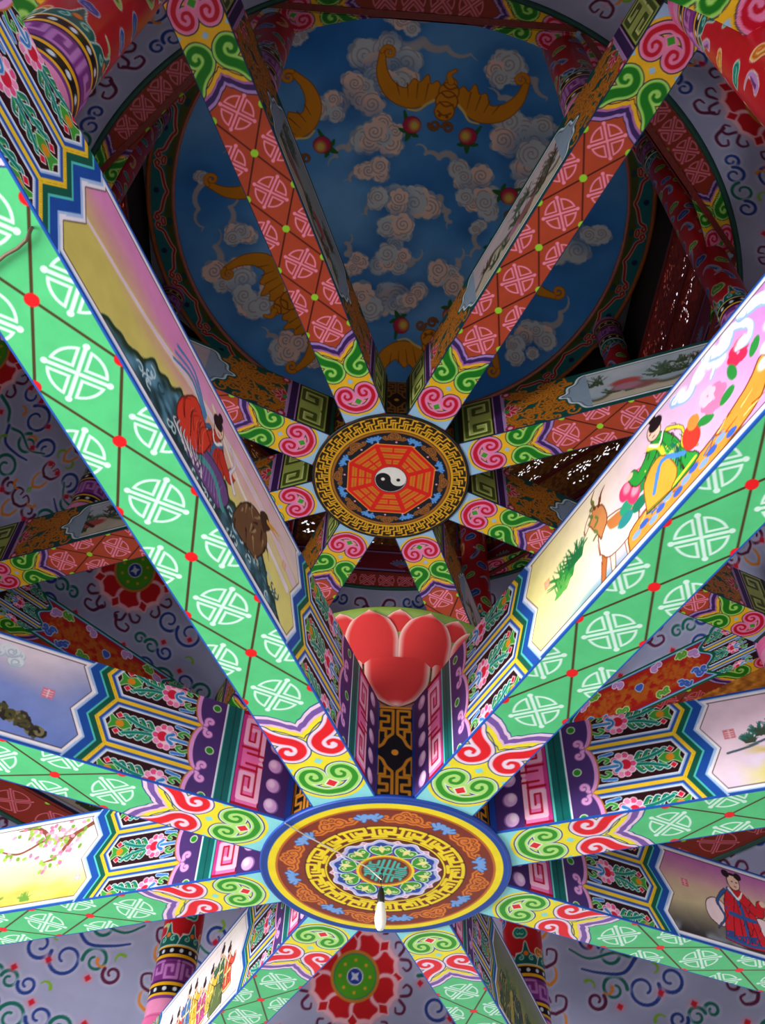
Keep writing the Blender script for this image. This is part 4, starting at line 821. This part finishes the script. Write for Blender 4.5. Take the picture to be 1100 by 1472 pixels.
# lotus on the lower hub
lt = thing('lotus_boss', 'red lotus boss with green rim standing on the hub of the green beams', 'lotus', (0, 0, Z(H1+BH1)))
link('bowl', lathe('bowl', [(.118*S, 0), (.134*S, .03*S), (.148*S, .0475*S), (.160*S, .07*S), (.178*S, .098*S), (.182*S, .103*S), (.178*S, .108*S), (.01, .112*S)], 96), solid_mat('leaf green enamel', '#7c9a3c', .5, .1), lt)
link('neck', lathe('neck', [(.11*S, 0), (.122*S, 0), (.131*S, .024*S), (.140*S, .044*S)], 64), M_PINK, lt)
def petal(up, Wd, prof, bulge, tip=.25):
    cv = Cv(-1, 1, 0, 1, .025); X, Y = cv.X, cv.Y; w = (1-np.clip((Y-.38)/.62, 0, 1)**1.7)**.8; e = np.minimum((1-np.abs(X))*w*1.0, (1-Y)*1.3+.0*X)
    cv.c = mixc('#e8c0b8', '#cc3232', (e-.03)/.20); cv.c = mixc(cv.c, hx('#b86060'), np.clip((.035-e)/.03, 0, 1)*.6)
    p = np.array(prof)
    def fn(X, Y):
        w = (1-np.clip((Y-.38)/.62, 0, 1)**1.7)**.8; r = np.interp(Y, np.linspace(0, 1, len(p)), p[:, 0])+bulge*(1-X*X); z = np.interp(Y, np.linspace(0, 1, len(p)), p[:, 1]); a = X*w*Wd
        return r*S*np.sin(a), r*S*np.cos(a), z*S
    return grid_mesh('petal', cv, fn)
pu = petal(1, rad(11.3), [(.1475, .045), (.155, .060), (.166, .078), (.176, .090), (.1815, .098)], .0035); pb = petal(1, rad(9), [(.146, .045), (.153, .060), (.164, .078), (.174, .092), (.1815, .1005)], .001); pl = petal(0, rad(14.6), [(.152, .050), (.149, .037), (.141, .022), (.132, .009), (.127, .000)], .004)
for k in range(16): link('petal', pu, M_PLASTER, lt, rot=(0, 0, rad(22.5*k+11.25+TH)+PI)); link('inner_petal', pb, M_PLASTER, lt, rot=(0, 0, rad(22.5*k+TH)+PI))
for k in range(12): link('lower_petal', pl, M_PLASTER, lt, rot=(0, 0, rad(30*k+TH)+PI))

# ------------------------------------------------------------- radial beams
AZ = [-22.5, 22.5, -67.5, 67.5, -112.5, 112.5, -157.5, 157.5]
LOW = {-22.5: (1, 'bright green beam to upper left, side painted with red-robed rider, waves and pink sky'),
       22.5: (2, 'green beam to upper right, side painted with lady in green on a log raft'),
       -67.5: (3, 'green beam to the left, side panel with dark twisted tree on a blue violet sky'),
       67.5: (4, 'green beam at right with pine and yellow shore under pale pink sky'),
       -112.5: (5, 'green beam to lower left, side panel with pink plum blossom on white and yellow'),
       112.5: (6, 'green beam to lower right, side panel with a boy in red with two hair buns'),
       -157.5: (7, 'short-looking green beam at bottom left, pale pink side panel with many small figures'),
       157.5: (8, 'short-looking green beam at bottom right, dark olive rock landscape on its side')}
UPL = {-22.5: 'rust and pink beam running to upper left across the sky dome', 22.5: 'rust and pink beam running to upper right across the sky dome',
       -67.5: 'rust and pink beam left of the taiji disc, mostly behind the red-robed rider panel', 67.5: 'rust and pink beam right of the taiji disc with pale river landscape on its side',
       -112.5: 'rust and pink beam behind the bright green beam, reaching the left edge below it', 112.5: 'rust and pink beam just below the gilt lattice, right of the taiji disc',
       -157.5: 'short-looking rust and pink beam dropping from the taiji disc to lower left', 157.5: 'short-looking rust and pink beam dropping from the taiji disc toward the lotus rim at right'}
mu = grid_mesh('underside_panel', green_under(), lambda X, Y: ((X-RH1)*S, Y*S, 0*X))
mo = grid_mesh('end_ornament', ornament_lower(), lambda X, Y: ((X-RH1)*S, 0*X, Y*S))
ML = (SU0+SU1-2*RH1)*S
core1 = box('core', -.0095*S, (LB_END-RH1)*S, -(W1-.0008)*S, (W1-.0008)*S, .004, BH1*S)
for az in AZ:
    k, lab = LOW[az]; d = rad(az+TH)
    t = thing('painted_rafter', lab, 'beam', (RH1*S*math.sin(d), -RH1*S*math.cos(d), Z(H1)), az2rz(az), 'green painted beams')
    link('core', core1, M_NAVY, t); link('underside_panel', mu, M_PAINT, t)
    ms = grid_mesh('painted_scene', lower_scene(k), lambda X, Y: ((X-RH1)*S, 0*X, Y*S))
    for s in (-1, 1):
        link('painted_scene', ms, M_PAINT, t, (0, s*W1*S, 0)); link('end_ornament', mo, M_PAINT, t, (0, s*W1*S, 0)); link('end_ornament', mo, M_PAINT, t, (ML, s*W1*S, 0), scale=(-1, 1, 1))
mu = grid_mesh('underside_panel', rust_under(), lambda X, Y: ((X-RH2)*S, Y*S, 0*X))
mo = grid_mesh('end_ornament', ornament_upper(), lambda X, Y: ((X-RH2)*S, 0*X, Y*S))
core2 = box('core', -.0085*S, (.80-RH2)*S, -(W1-.0008)*S, (W1-.0008)*S, .004, BH2*S); ML = (.345+.57-2*RH2)*S
usc = [grid_mesh('painted_scene', upper_scene(k), lambda X, Y: ((X-RH2)*S, 0*X, Y*S)) for k in range(3)]
for i, az in enumerate(AZ):
    d = rad(az+TH); t = thing('painted_rafter', UPL[az], 'beam', (RH2*S*math.sin(d)+OFF2*S, -RH2*S*math.cos(d), Z(H2)), az2rz(az), 'rust painted beams')
    link('core', core2, M_TEALD, t); link('underside_panel', mu, M_PAINT, t)
    for s in (-1, 1):
        link('painted_scene', usc[(i+(1 if az > 0 else 0)) % 3], M_PAINT, t, (0, s*W1*S, 0)); link('end_ornament', mo, M_PAINT, t, (0, s*W1*S, 0)); link('end_ornament', mo, M_PAINT, t, (ML, s*W1*S, 0), scale=(-1, 1, 1))

# ------------------------------------------------------------- columns
hl = H2-(H1+BH1); rl = .036
ml = column_mesh('column', column_canvas(2*PI*rl, hl, .0014, 1, ext=.032), rl, hl)
CLAB = {-157.5: 'red dragon-cloud column standing at lower left below the hub disc, base bands visible', 157.5: 'red cloud column standing at lower right below the hub disc',
        -22.5: 'big dark red column at the top left corner with purple fret band', 22.5: 'bright red column at the top right corner', -67.5: 'red lower column beyond the left edge beams',
        67.5: 'red lower column beyond the right edge beams', -112.5: 'red lower column at left where the rust perimeter beams meet', 112.5: 'red lower column at right where the rust perimeter beams meet'}
for az in AZ:
    d = rad(az+TH); o = link('round_post', ml, M_LACQ, None, ((RC1-.015)*S*math.sin(d)-.06, -(RC1-.015)*S*math.cos(d)+.09, Z(H1+BH1)), (0, 0, d)); link('core', lathe('core', [(0, .001), (rl*S-.004, .001), (rl*S-.004, hl*S-.01), (0, hl*S-.01)], 32), M_PINK, o); o['label'] = CLAB[az]; o['category'] = 'column'; o['group'] = 'lower tier columns'
hu = 2.275-(H2+BH2); ru = .031
mc = column_mesh('column', column_canvas(2*PI*ru, hu, .0018, 4), ru, hu)
ULAB = {-157.5: 'slim upper column behind the taiji disc, left of centre', 157.5: 'slim red upper column below right of the taiji disc, beside the lotus', -22.5: 'dark upper column at the top, left of the sky dome', 22.5: 'dark upper column at the top, right of the sky dome',
        -67.5: 'slim red upper column left of the sky dome, its top band by the rim', 67.5: 'slim red upper column right of the sky dome in front of the ring beam', -112.5: 'upper column behind the rider panel, only its purple band beside the dome showing', 112.5: 'upper column right of the dome, dark top band beside the gilt lattice'}
for az in AZ:
    d = rad(az+TH); o = link('round_post', mc, M_LACQ, None, (RC2*S*math.sin(d)+OFF2*S, -RC2*S*math.cos(d), Z(H2+BH2)), (0, 0, d)); o['label'] = ULAB[az]; o['category'] = 'column'; o['group'] = 'upper tier columns'

# ------------------------------------------------------------- perimeter beams of the upper level
PL = 2*RC1*math.sin(PI/8)/2-.026
def perim_side():
    cv = Cv(-PL, 0, 0, BH2, .0013, '#0f5a48'); al = (slice(None), slice(None)); t = Cv(.2385, .372, 0, BH1, .001); hexband(t, 0, 1); 
    U = cv.X+PL; m = U > .045; ix = np.clip(np.searchsorted(t.x, .2385+(U-.045)*.97), 0, t.nx-1); iy = np.clip(np.searchsorted(t.y, cv.Y*BH1/BH2), 0, t.ny-1); cv.c[m] = t.c[iy, ix][m]
    cv.rect(-PL, -PL+.046, -1, 1, '#4b3372'); cv.rect(-PL, -PL+.018, -1, 1, '#0c6460')
    for v in (.025, .08): cv.stroke(spiral(-PL+.034, v, .010, 0, 1.2, .002), .003, '#e09ad6')
    k = (cv.X-(-.150))+.012*np.cos(cv.Y/BH2*4*PI); e = np.minimum(np.minimum(cv.Y-.010, BH2-.010-cv.Y), k)
    for tt, c in ((-.013, '#0f5a48'), (-.005, '#9cc0dc'), (-.002, '#1b4fa6'), (.0, '#a81c1c')): cv.put(al, .5+(e-tt)/cv.h, c)
    n = noise2(cv.X, cv.Y, 120, 3)*.5+noise2(cv.X, cv.Y, 330, 5)*.5; cv.put(al, np.clip((e-.006)/.012, 0, 1)*np.clip(.75+.9*n, 0, 1)*.75, '#b8701c')
    rs = random.Random(2)
    for k2, (x, y) in enumerate(((-.135, .03), (-.135, .078), (-.10, .088), (-.10, .02), (-.05, .085), (-.05, .022), (-.0, .055))):
        c = (('#3c5cb4', '#a8c0e8'), ('#b484c4', '#e4cce8'), ('#5c9c3c', '#cfe4a0'))[k2 % 3]
        L = [spiral(x+rs.uniform(-.010, .010), y+rs.uniform(-.006, .006), .008, rs.uniform(0, 6), 1, .001, 8) for _ in range(3)]; cv.ramp(L, [(.0045, c[1]), (.0026, c[0])])
    return cv
cp = perim_side(); mp = grid_mesh('painted_face', cp, lambda X, Y: (X*S, 0*X, Y*S))
us = [.34+.055*0]; PW = .0345
def perim_under():
    L = 2*PL; n = 3; st = .1; u0 = L/2-st; cv = Cv(0, L, -PW, PW, .0013, '#8c2c1c'); lattice(cv, [u0, u0+st, u0+2*st], (0, 0), '#4e150e', '#9fe034', '#d8667c', '#8c2c1c', PW); beam_head(cv, 0.0, 1, RUST); beam_head(cv, L, -1, RUST); return cv
mq = grid_mesh('underside_panel', perim_under(), lambda X, Y: ((X-PL)*S, Y*S, 0*X)); corep = box('core', -PL*S, PL*S, -(PW-.001)*S, (PW-.001)*S, .004, BH2*S)
PLAB = {0: 'perimeter beam overhead at the top edge between the two near columns', 45: 'perimeter beam in the top right corner with pink scroll end', -45: 'perimeter beam in the top left corner with pink scroll end', 90: 'perimeter beam out at the right side', -90: 'perimeter beam out at the left side',
        135: 'dark perimeter beam at right with red and ochre cloud panel', -135: 'dark perimeter beam at left with red and ochre cloud panel', 180: 'perimeter beam at the back, behind lotus and hub'}
apc = RC1*math.cos(PI/8)
for az, lab in PLAB.items():
    d = rad(az+TH); a = apc+.034; t = thing('painted_girder', lab, 'beam', (a*S*math.sin(d), -a*S*math.cos(d), Z(H2)), d+PI, 'perimeter beams between the lower columns')
    link('core', corep, M_TEALD, t); link('underside_panel', mq, M_PAINT, t)
    for s in (-1, 1):
        link('painted_face', mp, M_PAINT, t, (0, s*PW*S, 0)); link('painted_face', mp, M_PAINT, t, (0, s*PW*S, 0), scale=(-1, 1, 1))

# ------------------------------------------------------------- carved wall panels
def grille_mesh(name, hw, h, seed, cell=.052, step=.0017, ca='#7a4316', cb='#b9762a'):
    cv = Cv(-hw, hw, 0, h, step); rs = random.Random(seed); hole = np.zeros(cv.X.shape); n = noise2(cv.X, cv.Y, 170, seed)
    nx = max(1, int(round(2*hw/cell))); ny = max(1, int(round(h/cell)))
    for i in range(nx):
        for j in range(ny):
            cx = -hw+2*hw*(i+.5)/nx; cy = h*(j+.5)/ny; r = np.hypot(cv.X-cx, cv.Y-cy); t = np.arctan2(cv.Y-cy, cv.X-cx); m = .4*cell
            a = (np.cos(6*t+i) > .25) & (r > .25*m) & (r < .66*m); b = (np.cos(9*t+j) > .4) & (r > .76*m) & (r < 1.08*m)
            hole = np.where(a | b, 1, hole)
    hole = (hole > 0) & (n > -.25) & (noise2(cv.X, cv.Y, 28, seed+4) > .35)
    cv.c = mixc(ca, cb, .5+.4*n)
    me = grid_mesh(name, cv, lambda X, Y: (X*S, .004*np.sin(X*600)*np.sin(Y*600), Y*S), lambda X, Y: ~hole); return me
def lotus_strip(hw, h):
    cv = Cv(-hw, hw, 0, h, .0016, '#8c1420'); e = np.minimum(np.minimum(cv.Y, h-cv.Y), hw-np.abs(cv.X)); al = (slice(None), slice(None))
    for t, c in ((.010, '#4c6cb8'), (.007, '#d884a8'), (.004, '#3c1c4c')): cv.put(al, .5+(t-e)/cv.h, c)
    for k in (-1.5, -.5, .5, 1.5):
        x = k*hw*.5
        for a in np.linspace(-1.2, 1.2, 7): cv.stroke(cr([(x, h*.3), (x+.012*math.sin(a), h*.3+.010*math.cos(a)), (x+.026*math.sin(a), h*.32+.020*math.cos(a))], 3), .0042, '#3c6cac' if abs(k) < 1 else '#5c9c8c', .001, ol='#c8d4e4', ow=.001)
        cv.ell(x, h*.3, .008, .006, '#c84c6c')
    return cv
def gold_board(hw, h):
    cv = Cv(-hw, hw, 0, h, .0016, '#2c4424'); k = int(h/(hw*1.7)); e = hw-np.abs(cv.X); cv.put((slice(None), slice(None)), .5+(.005-e)/cv.h, '#7c4c8c')
    for i in range(k):
        y = h*(i+.5)/k; q = hw*.62
        for s in (-1, 1): cv.stroke([(s*a*q, y+b*q) for a, b in ((.1, -.9), (.9, -.9), (.9, .7), (.3, .7), (.3, -.3), (.6, -.3))], .0032, '#b88424')
    return cv
AW = .600; HWD = AW*math.tan(PI/8)-.003; sbw = .024
gA1 = grille_mesh('lower_lattice', HWD-2*sbw, .112, 3); gA2 = grille_mesh('upper_lattice', HWD-2*sbw, .14, 8, .045)
rA1 = grille_mesh('lower_lattice', HWD-2*sbw, .112, 3, .06, ca='#7c1c14', cb='#b8402c'); rA2 = grille_mesh('upper_lattice', HWD-2*sbw, .14, 8, .07, ca='#7c1c14', cb='#b8402c')
strip = grid_mesh('lotus_strip', lotus_strip(HWD, .075), lambda X, Y: (X*S, 0*X, Y*S)); gb = grid_mesh('fret_board', gold_board(sbw, .285), lambda X, Y: (X*S, 0*X, Y*S))
rails = [boxes('rail', [(-HWD*S, HWD*S, -.03, .05, z*S, (z+.012)*S)]) for z in (.075, .199, .351)]
back1 = box('backing', -HWD*S, HWD*S, .01, .06, 0, .075*S); board = box('upper_board', -(HWD+.012)*S, (HWD+.012)*S, .09, .16, .352*S, .628*S); cpost = box('corner_post', (HWD-.006)*S, (HWD+.010)*S, .02, .10, 0, .37*S)
oval = lathe('oval_frame', [(.020*S, -.02), (.023*S, -.03), (.026*S, -.02), (.023*S, .0)], 40, True)
WLAB = {0: 'overhead, near', 45: 'near right', -45: 'near left', 90: 'at right with red lattice glinting beside the dome', -90: 'at left, dark beside the dome rim', 135: 'at right with gilt lattice glinting right of the taiji disc', -135: 'at left behind the rider panel', 180: 'at the back, red lotus strip showing below the taiji disc'}
for az, lab in WLAB.items():
    d = rad(az+TH); t = thing('carved_panel', 'upper carved wall panel '+lab, 'panel', (AW*S*math.sin(d)+OFF2*S, -AW*S*math.cos(d), Z(1.688)), d+PI, 'upper tier wall panels')
    link('lotus_strip', strip, M_LACQ, t); link('backing', back1, M_REDW, t)
    mm = M_PAINT
    for nm, g, z in (('lower_lattice', rA1 if abs(az) == 90 else gA1, .087), ('upper_lattice', rA2 if abs(az) == 90 else gA2, .211)):
        o = link(nm, g, M_PAINT, t, (0, 0, z*S)); sm = o.modifiers.new('thick', 'SOLIDIFY'); sm.thickness = .008; sm.offset = 1
    for s in (-1, 1): link('fret_board', gb, M_LACQ, t, (s*(HWD-sbw)*S, -.004, .080*S)); link('side_post', box('side_post', (s*(HWD-sbw)-sbw)*S, (s*(HWD-sbw)+sbw)*S, 0, .06, .075*S, .36*S), M_REDW, t)
    for r_ in rails: link('rail', r_, M_REDW, t)
    link('corner_post', cpost, M_REDW, t); link('corner_post', cpost, M_REDW, t, scale=(-1, 1, 1)); link('upper_board', board, M_DARK, t); o = link('oval_frame', oval, M_BLACK, t, (-.03*S, -.01, .14*S), (PI/2, 0, 0), (1.25, .8, 1))
AB = .812; HB = AB*math.tan(PI/8)-.003
gB = grille_mesh('lattice', HB, .165, 5, .055, .0022); cvb = upper_scene(1); 
def cartouche():
    src = scene_canvas(21, .012); cv = Cv(-HB, HB, 0, .095, .0018); ix = np.clip(np.searchsorted(src.x, (cv.X+HB)/(2*HB)*PX), 0, src.nx-1); iy = np.clip(np.searchsorted(src.y, cv.Y/.095), 0, src.ny-1); cv.c = src.c[iy, ix].copy()
    e = np.minimum(np.minimum(cv.Y-.012, .083-cv.Y), (HB-.05-np.abs(cv.X))+.012*np.cos(cv.Y/.095*6*PI)); al = (slice(None), slice(None))
    for tt, c in ((0, '#1c2a4c'), (-.001, '#b8bccc'), (-.006, '#1c2a4c')): cv.put(al, .5-(e-tt)/cv.h, c)
    return cv
cart = grid_mesh('painted_strip', cartouche(), lambda X, Y: (X*S, 0*X, Y*S)); bb = box('backing', -HB*S, HB*S, .01, .06, 0, .095*S); rb = boxes('rail', [(-HB*S, HB*S, -.03, .05, .095*S, .107*S)])
for az, lab in {0: 'overhead, near', 45: 'near right', -45: 'near left', 90: 'out at the right', -90: 'out at the left', 135: 'at right, its lattice glinting over the pine panel', -135: 'at left, landscape strip just under the green beam', 180: 'at the back, hidden by the hub'}.items():
    d = rad(az+TH); t = thing('carved_panel', 'lower carved wall panel '+lab, 'panel', (AB*S*math.sin(d), -AB*S*math.cos(d), Z(1.006)), d+PI, 'lower tier wall panels')
    link('painted_strip', cart, M_PAINT, t); link('backing', bb, M_REDW, t); link('rail', rb, M_REDW, t); o = link('lattice', gB, M_PAINT, t, (0, 0, .107*S)); sm = o.modifiers.new('thick', 'SOLIDIFY'); sm.thickness = .008; sm.offset = 1

# ------------------------------------------------------------- hanging bulb and loose cable
zb = Z(H1)-.014
t = thing('light_bulb', 'long white light bulb in a black socket hanging under the flower disc', 'light bulb', (-.02, 0, zb), 0)
link('glass', lathe('glass', [(.0, -.335), (.016, -.333), (.026, -.318), (.031, -.29), (.032, -.265), (.028, -.235), (.021, -.20), (.018, -.185)], 40), M_BULB, t)
link('socket', lathe('socket', [(.0, -.10), (.012, -.102), (.016, -.12), (.020, -.14), (.020, -.175), (.018, -.19), (.0, -.192)], 32), M_BLACK, t)
link('cord', tube('cord', [(0, 0, 0), (.006, 0, -.03), (-.004, .003, -.06), (.003, 0, -.105)], .005), M_BLACK, t)

o = link('ceiling_wire', tube('ceiling_wire', [(-.53, -.455, 4.468), (-.42, -.35, 4.462), (-.25, -.20, 4.458), (-.10, -.07, 4.455), (-.02, 0, zb-.05)], .0035), M_WHWIRE)
o['label'] = 'thin white wire strung under the flower disc from its rim to the bulb'; o['category'] = 'wire'
o = link('cable', tube('cable', [(-1.42, -3.50, 4.478), (-1.283, -3.591, 4.474), (-1.248, -3.617, 4.474), (-1.205, -3.64, 4.474), (-1.17, -3.668, 4.474), (-1.147, -3.706, 4.476), (-1.148, -3.690, 4.60), (-1.150, -3.672, 4.72), (-1.154, -3.655, 4.82), (-1.15, -3.645, 4.92), (-1.121, -3.662, 5.02)], .006), M_WIRE)
o['label'] = 'brown loose cable crossing the bright green beam at the left edge'; o['category'] = 'cable'
